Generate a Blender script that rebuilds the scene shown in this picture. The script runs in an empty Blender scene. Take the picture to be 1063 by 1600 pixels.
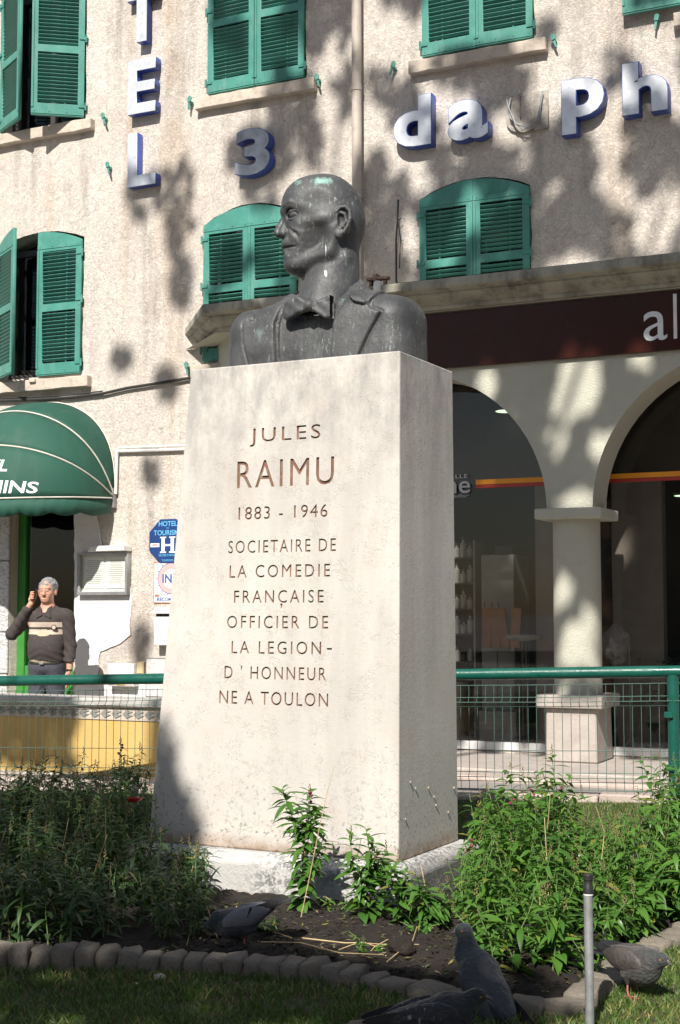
import bpy, bmesh, math, random
import numpy as np
from mathutils import Vector, Matrix
R = math.radians
rnd = random.Random(7)
S = bpy.context.scene
COL = S.collection

# ------------------------------------------------------------------ camera, sky, sun, exposure
FPX = 2222.2; CAMH = 1.1; PIT = math.atan(160 / FPX)
cam = bpy.data.objects.new('camera', bpy.data.cameras.new('camera'))
COL.objects.link(cam); S.camera = cam
cam.location = (0, 0, CAMH); cam.rotation_euler = (math.pi / 2 + PIT, 0, 0)
cam.data.sensor_fit = 'VERTICAL'; cam.data.sensor_height = 36; cam.data.lens = 50
cam.data.clip_start = 0.05; cam.data.clip_end = 2000

SUN_EL = R(42); SUN_BEAR = R(17.2)          # light travels away from the camera, bearing to the right of +Y
SUNV = Vector((-math.sin(SUN_BEAR) * math.cos(SUN_EL), -math.cos(SUN_BEAR) * math.cos(SUN_EL), math.sin(SUN_EL)))
w = bpy.data.worlds.new('World'); S.world = w; w.use_nodes = True
nt = w.node_tree; nt.nodes.clear()
out = nt.nodes.new('ShaderNodeOutputWorld'); bg = nt.nodes.new('ShaderNodeBackground')
sky = nt.nodes.new('ShaderNodeTexSky'); sky.sky_type = 'NISHITA'; sky.sun_disc = False
sky.sun_elevation = SUN_EL; sky.sun_rotation = math.atan2(SUNV.x, SUNV.y)
sky.air_density = 1.0; sky.dust_density = 1.2; sky.ozone_density = 1.0
nt.links.new(sky.outputs[0], bg.inputs[0]); nt.links.new(bg.outputs[0], out.inputs[0])
bg.inputs[1].default_value = 0.055
sl = bpy.data.lights.new('sun', 'SUN'); sl.energy = 5.0; sl.angle = R(0.53); sl.color = (1.0, 0.955, 0.88)
so = bpy.data.objects.new('sun', sl); COL.objects.link(so)
so.rotation_euler = SUNV.to_track_quat('Z', 'Y').to_euler(); so.location = (0, 0, 30)
S.view_settings.view_transform = 'Standard'; S.view_settings.look = 'None'
S.view_settings.exposure = 0.58; S.view_settings.gamma = 1.0; S.view_settings.use_curve_mapping = False

# ------------------------------------------------------------------ frames and unprojection
TH = math.atan(FPX / 4611.5)                 # the facade recedes to the left
FO = Vector((0, 11.863, 0)); FU = Vector((math.cos(TH), -math.sin(TH), 0)); FN = Vector((-math.sin(TH), -math.cos(TH), 0))
def ray(px, py):
    x = (px - 531.5) / FPX; y = (800 - py) / FPX
    return Vector((x, math.cos(PIT) - y * math.sin(PIT), math.sin(PIT) + y * math.cos(PIT)))
CP = Vector((0, 0, CAMH))
def fac(px, py, off=0.0):                    # point of the photo on a plane in front of the facade -> (u, z)
    d = ray(px, py); t = (off - (CP - FO).dot(FN)) / d.dot(FN); P = CP + t * d
    return (P - FO).dot(FU), P.z
def gnd(px, py, z=0.0):
    d = ray(px, py); t = (z - CAMH) / d.z; return CP + t * d
def atY(px, py, Y):
    d = ray(px, py); return CP + d * (Y / d.y)
def FW(u, off, z):                           # facade frame -> world
    return FO + FU * u + FN * off + Vector((0, 0, z))

# ------------------------------------------------------------------ object helpers
def tag(o, label=None, cat=None, group=None, kind=None):
    if label: o['label'] = label
    if cat: o['category'] = cat
    if group: o['group'] = group
    if kind: o['kind'] = kind
    return o
def empty(name, loc=(0, 0, 0), rz=0.0, label=None, cat=None, group=None, parent=None):
    o = bpy.data.objects.new(name, None); COL.objects.link(o); o.empty_display_size = .1
    o.location = loc; o.rotation_euler = (0, 0, rz)
    if parent: o.parent = parent
    return tag(o, label, cat, group)
def link(name, me, m=None, parent=None, loc=(0, 0, 0), rot=(0, 0, 0)):
    o = bpy.data.objects.new(name, me); COL.objects.link(o)
    if m is not None and len(me.materials) == 0: me.materials.append(m)
    if parent: o.parent = parent
    o.location = loc; o.rotation_euler = rot
    return o
class MB:
    """collects simple solids and links them as one mesh object"""
    def __init__(s): s.v = []; s.f = []; s.mi = []
    def add(s, vs, fs, mi=0):
        n = len(s.v); s.v += [tuple(v) for v in vs]; s.f += [tuple(i + n for i in f) for f in fs]; s.mi += [mi] * len(fs); return s
    def box(s, x0, x1, y0, y1, z0, z1, mi=0, M=None):
        vs = [(x, y, z) for x in (x0, x1) for y in (y0, y1) for z in (z0, z1)]
        if M is not None: vs = [M @ Vector(v) for v in vs]
        return s.add(vs, [(0, 1, 3, 2), (4, 6, 7, 5), (0, 4, 5, 1), (2, 3, 7, 6), (0, 2, 6, 4), (1, 5, 7, 3)], mi)
    def tube(s, pts, r, n=8, mi=0, cap=True, rs=None):
        pts = [Vector(p) for p in pts]; rings = []
        up = Vector((0, 0, 1))
        prev = None
        for i, p in enumerate(pts):
            d = (pts[min(i + 1, len(pts) - 1)] - pts[max(i - 1, 0)]).normalized()
            if prev is None:
                a = d.cross(up) if abs(d.z) < .9 else d.cross(Vector((1, 0, 0)))
            else: a = prev - d * prev.dot(d)
            a.normalize(); prev = a; b = d.cross(a)
            rr = rs[i] if rs else r
            rings.append([p + a * math.cos(2 * math.pi * k / n) * rr + b * math.sin(2 * math.pi * k / n) * rr for k in range(n)])
        vs = [v for ring in rings for v in ring]; fs = []
        for i in range(len(pts) - 1):
            for k in range(n):
                fs.append((i * n + k, i * n + (k + 1) % n, (i + 1) * n + (k + 1) % n, (i + 1) * n + k))
        if cap: fs.append(tuple(range(n))[::-1]); fs.append(tuple((len(pts) - 1) * n + k for k in range(n)))
        return s.add(vs, fs, mi)
    def prism(s, poly, y0, y1, mi=0):        # polygon in x,z extruded along y
        n = len(poly)
        vs = [(p[0], y0, p[1]) for p in poly] + [(p[0], y1, p[1]) for p in poly]
        fs = [tuple(range(n)), tuple(range(2 * n - 1, n - 1, -1))] + [(i, i + n, (i + 1) % n + n, (i + 1) % n) for i in range(n)]
        return s.add(vs, fs, mi)
    def lathe(s, prof, n=16, c=(0, 0, 0), mi=0):
        vs = []; fs = []
        for r, z in prof:
            for k in range(n):
                a = 2 * math.pi * k / n; vs.append((c[0] + r * math.cos(a), c[1] + r * math.sin(a), c[2] + z))
        for i in range(len(prof) - 1):
            for k in range(n): fs.append((i * n + k, i * n + (k + 1) % n, (i + 1) * n + (k + 1) % n, (i + 1) * n + k))
        fs.append(tuple(range(n))[::-1]); fs.append(tuple((len(prof) - 1) * n + k for k in range(n)))
        return s.add(vs, fs, mi)
    def mesh(s, name, bevel=0.0, smooth=False, seg=1):
        me = bpy.data.meshes.new(name); me.from_pydata(s.v, [], s.f)
        me.polygons.foreach_set('material_index', s.mi)
        bm = bmesh.new(); bm.from_mesh(me)
        bmesh.ops.recalc_face_normals(bm, faces=bm.faces)
        if bevel > 0:
            es = [e for e in bm.edges if len(e.link_faces) == 2 and e.calc_face_angle(0) > .6]
            bmesh.ops.bevel(bm, geom=es, offset=bevel, segments=seg, affect='EDGES', profile=.5, clamp_overlap=True)
        bm.to_mesh(me); bm.free()
        if smooth:
            me.polygons.foreach_set('use_smooth', [True] * len(me.polygons))
            try: me.set_sharp_from_angle(angle=R(40))
            except Exception: pass
        return me
    def build(s, name, mats, parent=None, bevel=0.0, smooth=False, loc=(0, 0, 0), rot=(0, 0, 0), seg=1):
        me = s.mesh(name, bevel, smooth, seg)
        for m in (mats if isinstance(mats, (list, tuple)) else [mats]): me.materials.append(m)
        return link(name, me, None, parent, loc, rot)

def curve_mesh(splines, depth, name, bevel=0.0):
    """2D closed polygons (holes allowed) in x,z with thickness 2*depth along y"""
    cu = bpy.data.curves.new('tmp', 'CURVE'); cu.dimensions = '2D'; cu.fill_mode = 'BOTH'; cu.extrude = depth
    if bevel: cu.bevel_depth = bevel; cu.bevel_resolution = 1; cu.offset = -bevel
    for sp in splines:
        s = cu.splines.new('POLY'); s.points.add(len(sp) - 1); s.use_cyclic_u = True
        for i, p in enumerate(sp): s.points[i].co = (p[0], p[1], 0, 1)
    return _cv(cu, name)
def _cv(cu, name):
    o = bpy.data.objects.new('tmp', cu); COL.objects.link(o)
    dg = bpy.context.evaluated_depsgraph_get(); dg.update()
    me = bpy.data.meshes.new_from_object(o.evaluated_get(dg)); me.name = name
    bpy.data.objects.remove(o); bpy.data.curves.remove(cu)
    me.transform(Matrix.Rotation(math.pi / 2, 4, 'X'))      # x,y -> x,z ; front faces -y
    me.materials.clear()
    return me
def text_mesh(txt, size, depth, name='lettering', align='LEFT', bold=0.0, spacing=1.0, shear=0.0, bevel=0.0, res=4):
    cu = bpy.data.curves.new('tmp', 'FONT'); cu.body = txt; cu.size = size; cu.extrude = depth; cu.align_x = align
    cu.offset = bold; cu.space_character = spacing; cu.shear = shear; cu.resolution_u = res
    if bevel: cu.bevel_depth = bevel
    return _cv(cu, name)
def fit_box(me, x0, x1, z0, z1):             # scales a mesh so that its x,z box is the given one
    co = np.zeros(len(me.vertices) * 3); me.vertices.foreach_get('co', co); co = co.reshape(-1, 3)
    a = co.min(0); b = co.max(0)
    co[:, 0] = x0 + (co[:, 0] - a[0]) / (b[0] - a[0]) * (x1 - x0)
    co[:, 2] = z0 + (co[:, 2] - a[2]) / (b[2] - a[2]) * (z1 - z0)
    me.vertices.foreach_set('co', co.ravel()); me.update(); return me

# ------------------------------------------------------------------ materials
def rgb(c): return (c[0], c[1], c[2], 1.0)
class NT:
    def __init__(s, name):
        s.m = bpy.data.materials.new(name); s.m.use_nodes = True; s.t = s.m.node_tree
        s.p = s.t.nodes['Principled BSDF']; s.co = s.t.nodes.new('ShaderNodeTexCoord').outputs['Object']; s._rnd = None
    def n(s, typ, **kw):
        x = s.t.nodes.new(typ)
        for k, v in kw.items():
            if k == 'inp':
                for kk, vv in v.items():
                    if isinstance(vv, bpy.types.NodeSocket): s.t.links.new(vv, x.inputs[kk])
                    else: x.inputs[kk].default_value = vv
            else: setattr(x, k, v)
        return x
    def noise(s, scale, detail=4, rough=.55, co=None, dist=0.0):
        return s.n('ShaderNodeTexNoise', inp={'Vector': co or s.co, 'Scale': scale, 'Detail': detail, 'Roughness': rough, 'Distortion': dist}).outputs['Fac']
    def vor(s, scale, co=None, feature='F1', rand=1.0):
        return s.n('ShaderNodeTexVoronoi', feature=feature, inp={'Vector': co or s.co, 'Scale': scale, 'Randomness': rand}).outputs['Distance']
    def ramp(s, fac, a, b, lo=0.0, hi=1.0):
        return s.n('ShaderNodeMapRange', clamp=True, inp={'Value': fac, 'From Min': a, 'From Max': b, 'To Min': lo, 'To Max': hi}).outputs[0]
    def mix(s, fac, a, b, mode='MIX'):
        x = s.t.nodes.new('ShaderNodeMix'); x.data_type = 'RGBA'; x.blend_type = mode; x.clamp_factor = True
        for k, v in ((0, fac), (6, a), (7, b)):
            if isinstance(v, bpy.types.NodeSocket): s.t.links.new(v, x.inputs[k])
            else: x.inputs[k].default_value = v if k == 0 else rgb(v)
        return x.outputs[2]
    def math(s, op, a, b=0.0):
        x = s.t.nodes.new('ShaderNodeMath'); x.operation = op
        for k, v in ((0, a), (1, b)):
            if isinstance(v, bpy.types.NodeSocket): s.t.links.new(v, x.inputs[k])
            else: x.inputs[k].default_value = v
        return x.outputs[0]
    def scaled(s, sx, sy, sz, rot=(0, 0, 0)):
        return s.n('ShaderNodeMapping', inp={'Vector': s.co, 'Scale': (sx, sy, sz), 'Rotation': rot}).outputs[0]
    def rand(s):
        if s._rnd is None: s._rnd = s.t.nodes.new('ShaderNodeObjectInfo').outputs['Random']
        return s._rnd
    def z(s, co=None):
        return s.n('ShaderNodeSeparateXYZ', inp={0: co or s.co}).outputs
    def col(s, c):
        if isinstance(c, bpy.types.NodeSocket): s.t.links.new(c, s.p.inputs['Base Color'])
        else: s.p.inputs['Base Color'].default_value = rgb(c)
        return s
    def set(s, **kw):
        for k, v in kw.items():
            k = {'rough': 'Roughness', 'metal': 'Metallic', 'spec': 'Specular IOR Level', 'alpha': 'Alpha', 'coat': 'Coat Weight', 'trans': 'Transmission Weight', 'sheen': 'Sheen Weight'}[k]
            if isinstance(v, bpy.types.NodeSocket): s.t.links.new(v, s.p.inputs[k])
            else: s.p.inputs[k].default_value = v
        return s
    def bump(s, h, dist=.01, strength=1.0):
        b = s.n('ShaderNodeBump', inp={'Height': h, 'Distance': dist, 'Strength': strength})
        s.t.links.new(b.outputs[0], s.p.inputs['Normal']); return s
def simple(name, c, rough=.5, metal=0.0, var=.12, scale=6.0, bump=0.0, bscale=60.0, dirt=None, dirtamt=.35, spec=.5):
    t = NT(name)
    n1 = t.noise(scale, 5, .6)
    c2 = tuple(x * (1 - var) for x in c); c1 = tuple(min(1, x * (1 + var)) for x in c)
    k = t.mix(t.ramp(n1, .3, .7), c2, c1)
    if dirt: k = t.mix(t.ramp(t.noise(scale * 2.3, 6, .7), .5, .75, 0, dirtamt), k, dirt)
    t.col(k).set(rough=t.ramp(t.noise(scale * 3, 3), .2, .8, max(0, rough - .08), min(1, rough + .1)), metal=metal, spec=spec)
    if bump: t.bump(t.noise(bscale, 4, .6), bump)
    return t.m
M = {}
def roughcast(name, base, warm, smooth_amt=0.0):
    t = NT(name)
    big = t.noise(.9, 4, .6); mid = t.noise(7, 6, .65); fine = t.noise(70, 4, .7)
    c = t.mix(t.ramp(big, .35, .7), base, warm)
    c = t.mix(t.ramp(mid, .58, .8, 0, .5), c, tuple(x * .78 for x in warm))
    # thin dark pits between trowel ridges
    st = t.scaled(1.0, 1.0, 1.35, (0, R(24), 0))
    ridg = t.math('ADD', t.math('MULTIPLY', t.noise(13, 9, .74, st, .2), .75), t.math('MULTIPLY', t.noise(4.5, 3, .5), .25))
    pit = t.vor(34, t.n('ShaderNodeVectorMath', operation='ADD', inp={0: st, 1: t.n('ShaderNodeTexNoise', inp={'Vector': t.co, 'Scale': 9.0, 'Detail': 3}).outputs['Color']}).outputs[0])
    c = t.mix(t.ramp(ridg, .37, .43, .45, 0), c, tuple(x * .45 for x in warm))
    # vertical rusty runs
    run = t.noise(3.4, 4, .55, t.scaled(1, 1, .07)); c = t.mix(t.ramp(run, .56, .74, 0, .6), c, (.50, .35, .22)); run2 = t.noise(5.5, 4, .6, t.scaled(1, 1, .10)); c = t.mix(t.math('MULTIPLY', t.ramp(run2, .52, .70, 0, .65), t.ramp(t.noise(1.1, 2), .4, .6)), c, (.33, .29, .25))
    patch_ = t.noise(1.7, 2, .4); c = t.mix(t.ramp(patch_, .60, .62, 0, .22), c, (.80, .76, .70))
    soot = t.noise(1.3, 5, .6, t.scaled(1, 1, .5)); c = t.mix(t.ramp(soot, .56, .8, 0, .35), c, (.36, .32, .29))
    t.col(c).set(rough=.93, spec=.2)
    h = t.math('ADD', t.math('MULTIPLY', ridg, 1.0), t.math('ADD', t.math('MULTIPLY', pit, .35), t.math('MULTIPLY', fine, .16)))
    t.bump(h, .023, 1.0)
    return t.m
M['wall'] = roughcast('roughcast render', (.72, .66, .60), (.67, .595, .52))
M['white_plaster'] = simple('white plaster', (.72, .71, .70), .9, var=.06, scale=3, bump=.006, bscale=22, dirt=(.45, .4, .35), dirtamt=.3)
M['stone_sill'] = simple('sill stone', (.50, .43, .36), .9, var=.12, scale=8, bump=.006, bscale=30, dirt=(.16, .15, .14), dirtamt=.6)
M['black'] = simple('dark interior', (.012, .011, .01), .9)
def paint(name, c, wear, rough=.45):
    t = NT(name)
    k = t.mix(t.ramp(t.noise(3, 5), .3, .7), tuple(x * .78 for x in c), tuple(x * 1.12 for x in c))
    k = t.mix(t.ramp(t.rand(), 0, 1, 0, .30), k, tuple(x * .68 for x in c)); k = t.mix(t.ramp(t.noise(9, 5, .7, t.scaled(1, 1, .4)), .5, .75, 0, .30), k, wear)
    k = t.mix(t.ramp(t.noise(38, 6, .75), .63, .72, 0, .75), k, wear)
    t.col(k).set(rough=t.ramp(t.noise(12, 4), .3, .7, rough - .1, rough + .15), spec=.4)
    t.bump(t.noise(50, 4, .6), .0015)
    return t.m
M['teal'] = paint('teal shutter paint', (.060, .250, .200), (.26, .38, .35))
M['dkgreen'] = paint('dark green paint', (.012, .085, .055), (.03, .12, .08), .3)
M['railgreen'] = paint('rail green paint', (.008, .088, .064), (.02, .12, .09), .30)
M['wire'] = simple('dusty green wire', (.05, .115, .095), .5, var=.3, scale=5)
M['doorgreen'] = paint('bright green door paint', (.045, .235, .04), (.04, .2, .05), .45)
M['letterface'] = simple('letter face', (.66, .68, .72), .32, metal=.35, var=.08, scale=5, dirt=(.3, .3, .33), dirtamt=.5)
M['letterchrome'] = simple('worn metal letter face', (.40, .41, .43), .35, metal=.35, var=.35, scale=5, dirt=(.16, .16, .17), dirtamt=.6)
M['letterblue'] = simple('blue letter side', (.035, .075, .33), .4, var=.15)
M['whitepaint'] = simple('white paint', (.72, .71, .69), .5, var=.06, dirt=(.42, .38, .32), dirtamt=.35)
M['pipe'] = simple('cream downpipe', (.46, .40, .345), .6, var=.12, scale=3, dirt=(.2, .16, .13), dirtamt=.6)
M['cable'] = simple('black cable', (.03, .027, .025), .7)
M['greymetal'] = simple('grey metal', (.30, .30, .30), .45, metal=.5, var=.15, dirt=(.12, .11, .1))
M['galv'] = simple('galvanised steel', (.42, .43, .44), .45, metal=.6, var=.2, scale=20, dirt=(.25, .2, .15), dirtamt=.5)
M['blackplastic'] = simple('black plastic', (.02, .02, .02), .5)
M['paper'] = simple('paper', (.70, .69, .66), .8, var=.04)
M['ink'] = simple('grey ink', (.25, .25, .25), .8)
def glass(name, tint=(.9, .95, .95), refl=.5):
    t = NT(name); nt = t.t; o = [n for n in nt.nodes if n.type == 'OUTPUT_MATERIAL'][0]
    tr = t.n('ShaderNodeBsdfTransparent', inp={0: rgb(tint)}); gl = t.n('ShaderNodeBsdfGlossy', inp={'Color': (1, 1, 1, 1), 'Roughness': .02})
    lw = t.n('ShaderNodeLayerWeight', inp={0: .5}); mx = t.n('ShaderNodeMixShader')
    fr = t.math('ADD', t.math('MULTIPLY', t.math('POWER', lw.outputs['Facing'], 4.0), .5), .025)
    nt.links.new(fr, mx.inputs[0]); nt.links.new(tr.outputs[0], mx.inputs[1]); nt.links.new(gl.outputs[0], mx.inputs[2])
    nt.links.new(mx.outputs[0], o.inputs[0]); nt.nodes.remove(t.p); return t.m
M['glass'] = glass('window glass', (.88, .88, .86)); M['clearglass'] = glass('clear glass', (.97, .98, .97))

# ------------------------------------------------------------------ implicit sculpting (surface nets)
class Grid:
    def __init__(s, lo, hi, h):
        s.lo = np.array(lo, float); s.h = h; s.n = np.ceil((np.array(hi) - s.lo) / h).astype(int) + 1
        ax = [s.lo[i] + h * np.arange(s.n[i]) for i in range(3)]
        X, Y, Z = np.meshgrid(*ax, indexing='ij'); s.X = X.astype(np.float32); s.Y = Y.astype(np.float32); s.Z = Z.astype(np.float32)
def smin(a, b, k):
    h = np.clip(.5 + .5 * (b - a) / k, 0, 1); return b * (1 - h) + a * h - k * h * (1 - h)
def smax(a, b, k): return -smin(-a, -b, k)
def eul(rx, ry, rz): return np.array((Matrix.Rotation(rz, 3, 'Z') @ Matrix.Rotation(ry, 3, 'Y') @ Matrix.Rotation(rx, 3, 'X')))
def loc3(g, c, rot=None):
    p = [g.X - c[0], g.Y - c[1], g.Z - c[2]]
    if rot is not None:
        m = eul(*rot).T
        p = [m[i, 0] * p[0] + m[i, 1] * p[1] + m[i, 2] * p[2] for i in range(3)]
    return p
def ell(g, c, r, rot=None):
    x, y, z = loc3(g, c, rot)
    k0 = np.sqrt((x / r[0]) ** 2 + (y / r[1]) ** 2 + (z / r[2]) ** 2); k1 = np.sqrt((x / r[0] ** 2) ** 2 + (y / r[1] ** 2) ** 2 + (z / r[2] ** 2) ** 2)
    return k0 * (k0 - 1) / np.maximum(k1, 1e-6)
def cap(g, a, b, ra, rb=None):
    rb = ra if rb is None else rb; a = np.array(a, float); b = np.array(b, float); d = b - a
    px, py, pz = g.X - a[0], g.Y - a[1], g.Z - a[2]
    h = np.clip((px * d[0] + py * d[1] + pz * d[2]) / max(d @ d, 1e-9), 0, 1)
    return np.sqrt((px - d[0] * h) ** 2 + (py - d[1] * h) ** 2 + (pz - d[2] * h) ** 2) - (ra + (rb - ra) * h)
def poly(g, pts, r, k=.01):
    f = None
    for i in range(len(pts) - 1):
        ra = r[i] if isinstance(r, (list, tuple)) else r; rb = r[i + 1] if isinstance(r, (list, tuple)) else r
        c = cap(g, pts[i], pts[i + 1], ra, rb); f = c if f is None else smin(f, c, k)
    return f
def rbox(g, c, hs, r=.005, rot=None):
    x, y, z = loc3(g, c, rot)
    qx, qy, qz = np.abs(x) - hs[0] + r, np.abs(y) - hs[1] + r, np.abs(z) - hs[2] + r
    return np.sqrt(np.maximum(qx, 0) ** 2 + np.maximum(qy, 0) ** 2 + np.maximum(qz, 0) ** 2) + np.minimum(np.maximum(qx, np.maximum(qy, qz)), 0) - r
def nets(g, f, name, smooth_it=1):
    n0, n1, n2 = f.shape; s = f < 0
    cells = np.zeros((n0 - 1, n1 - 1, n2 - 1, 3), np.float32); cnt = np.zeros((n0 - 1, n1 - 1, n2 - 1), np.float32)
    for ax in range(3):
        oth = [a for a in range(3) if a != ax]
        A = [slice(None)] * 3; B = [slice(None)] * 3; A[ax] = slice(0, -1); B[ax] = slice(1, None)
        fa, fb = f[tuple(A)], f[tuple(B)]; cr = (fa < 0) != (fb < 0)
        t = np.where(cr, fa / np.where(cr, fa - fb, 1), 0)
        for i in (0, 1):
            for j in (0, 1):
                sl_ = [slice(None)] * 3
                sl_[oth[0]] = slice(i, f.shape[oth[0]] - 1 + i); sl_[oth[1]] = slice(j, f.shape[oth[1]] - 1 + j)
                c = cr[tuple(sl_)]; tt = t[tuple(sl_)]
                cnt += c; cells[..., ax] += np.where(c, tt, 0); cells[..., oth[0]] += c * i; cells[..., oth[1]] += c * j
    act = cnt > 0; idx = -np.ones(act.shape, int); idx[act] = np.arange(act.sum())
    ij = np.argwhere(act); v = (ij + cells[act] / cnt[act][:, None]) * g.h + g.lo
    quads = []
    for ax in range(3):
        A = [slice(None)] * 3; B = [slice(None)] * 3; A[ax] = slice(0, -1); B[ax] = slice(1, None)
        sa, sb = s[tuple(A)], s[tuple(B)]; cr = sa != sb
        o1, o2 = (ax + 1) % 3, (ax + 2) % 3
        e = np.argwhere(cr); ok = (e[:, o1] > 0) & (e[:, o2] > 0) & (e[:, o1] < f.shape[o1] - 1) & (e[:, o2] < f.shape[o2] - 1); e = e[ok]
        q = []
        for d1, d2 in ((0, 0), (1, 0), (1, 1), (0, 1)):
            c = e.copy(); c[:, o1] -= d1; c[:, o2] -= d2; q.append(idx[c[:, 0], c[:, 1], c[:, 2]])
        q = np.stack(q, 1); flip = sa[e[:, 0], e[:, 1], e[:, 2]]
        q[~flip] = q[~flip][:, ::-1]; quads.append(q)
    q = np.concatenate(quads)
    for _ in range(smooth_it):
        acc = np.zeros_like(v); c = np.zeros(len(v))
        for a, b in ((0, 1), (1, 2), (2, 3), (3, 0)):
            for x, y in ((a, b), (b, a)): np.add.at(acc, q[:, x], v[q[:, y]]); np.add.at(c, q[:, x], 1)
        v = v * .5 + .5 * acc / np.maximum(c, 1)[:, None]
    me = bpy.data.meshes.new(name); me.vertices.add(len(v)); me.vertices.foreach_set('co', v.ravel())
    me.loops.add(len(q) * 4); me.loops.foreach_set('vertex_index', q.ravel().astype(np.int32))
    me.polygons.add(len(q)); me.polygons.foreach_set('loop_start', np.arange(0, len(q) * 4, 4, dtype=np.int32))
    me.update(calc_edges=True); me.validate()
    me.polygons.foreach_set('use_smooth', [True] * len(me.polygons))
    return me
# ------------------------------------------------------------------ hotel facade
hotel = empty('hotel_building', FO, -TH, 'old cream roughcast hotel with teal louvred shutters and white sign letters', 'building')
def arch_poly(u0, u1, z0, zs, zc, n=10):
    pts = [(u0, z0), (u1, z0)]
    for i in range(n + 1):
        t = i / n; x = u1 + (u0 - u1) * t; pts.append((x, zc - (zc - zs) * (2 * t - 1) ** 2))
    return pts
WIN = dict(A=(-3.63, -2.643, 5.73, 7.12, 7.2), B=(-3.63, -2.643, 3.32, 4.60, 4.71), C=(-1.305, -.325, 5.73, 7.12, 7.2),
           D=(-1.335, -.40, 3.32, 4.56, 4.69), E=(.765, 1.735, 5.71, 7.12, 7.2), F=(.735, 1.69, 3.32, 4.52, 4.64), G=(2.96, 3.94, 5.71, 7.12, 7.2))
def wobble(poly, s=.006, step=.12):
    out = []
    for i in range(len(poly)):
        a, b = poly[i], poly[(i + 1) % len(poly)]; L = math.hypot(b[0] - a[0], b[1] - a[1]); k = max(1, int(L / step))
        for j in range(k):
            t = j / k; out.append((a[0] + (b[0] - a[0]) * t + rnd.uniform(-s, s), a[1] + (b[1] - a[1]) * t + rnd.uniform(-s, s)))
    return out
DOOR = (-3.43, -2.70, -.33, 2.55)
holes = [wobble(arch_poly(*v)) for v in WIN.values()] + [[(DOOR[0], DOOR[2]), (DOOR[1], DOOR[2]), (DOOR[1], DOOR[3]), (DOOR[0], DOOR[3])]]
holes.append([(-.68, .03), (5.4, .03), (5.4, 3.2), (-.68, 3.2)])
me = curve_mesh([[(-7, -.4), (6.5, -.4), (6.5, 9), (-7, 9)]] + holes, .15, 'wall')
link('wall', me, M['wall'], hotel, (0, .15, 0))
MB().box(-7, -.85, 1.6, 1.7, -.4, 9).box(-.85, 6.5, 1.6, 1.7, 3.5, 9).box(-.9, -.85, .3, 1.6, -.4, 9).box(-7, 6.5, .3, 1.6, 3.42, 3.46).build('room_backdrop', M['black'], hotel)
MB().box(-7, -6.8, .3, 6, -.4, 9).box(6.3, 6.5, .3, 6, -.4, 9).box(-7, 6.5, .3, 6, 8.8, 9).box(-7, 6.5, 5.8, 6, -.4, 8.8).build('side_wall', M['wall'], hotel)

M['sashpaint'] = simple('dark window frame paint', (.05, .045, .045), .4)
for k, (u0, u1, z0, zs, zc) in WIN.items():
    f = MB()
    f.box(u0 + .005, u0 + .06, .17, .23, z0 + .01, zs); f.box(u1 - .06, u1 - .005, .17, .23, z0 + .01, zs)
    f.box((u0 + u1) / 2 - .04, (u0 + u1) / 2 + .04, .165, .225, z0 + .07, zs - .06)
    f.box(u0 + .06, u1 - .06, .17, .23, z0 + .01, z0 + .07); f.box(u0 + .06, u1 - .06, .17, .23, zs - .06, zs)
    fr = f.build('window', M['sashpaint'], hotel, .004)
    MB().box(u0 + .06, u1 - .06, .195, .201, z0 + .07, zs - .06).build('pane', M['glass'], fr)
    rv = .0
    sp = [(u0 - .10, z0 - .135), (u1 + .11, z0 - .135), (u1 + .11, z0 - .03), (u0 - .10, z0 - .03)]
    ms = MB(); ms.prism(wobble(sp, .004, .09), -.075, .16)
    sl_ = ms.build('window_sill', M['stone_sill'], hotel, .006)
    if k == 'B':
        MB().box(u0 + .45, u0 + .52, -.10, -.02, z0 - .06, z0 - .03).build('sill_block', M['stone_sill'], sl_, .004)

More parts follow.
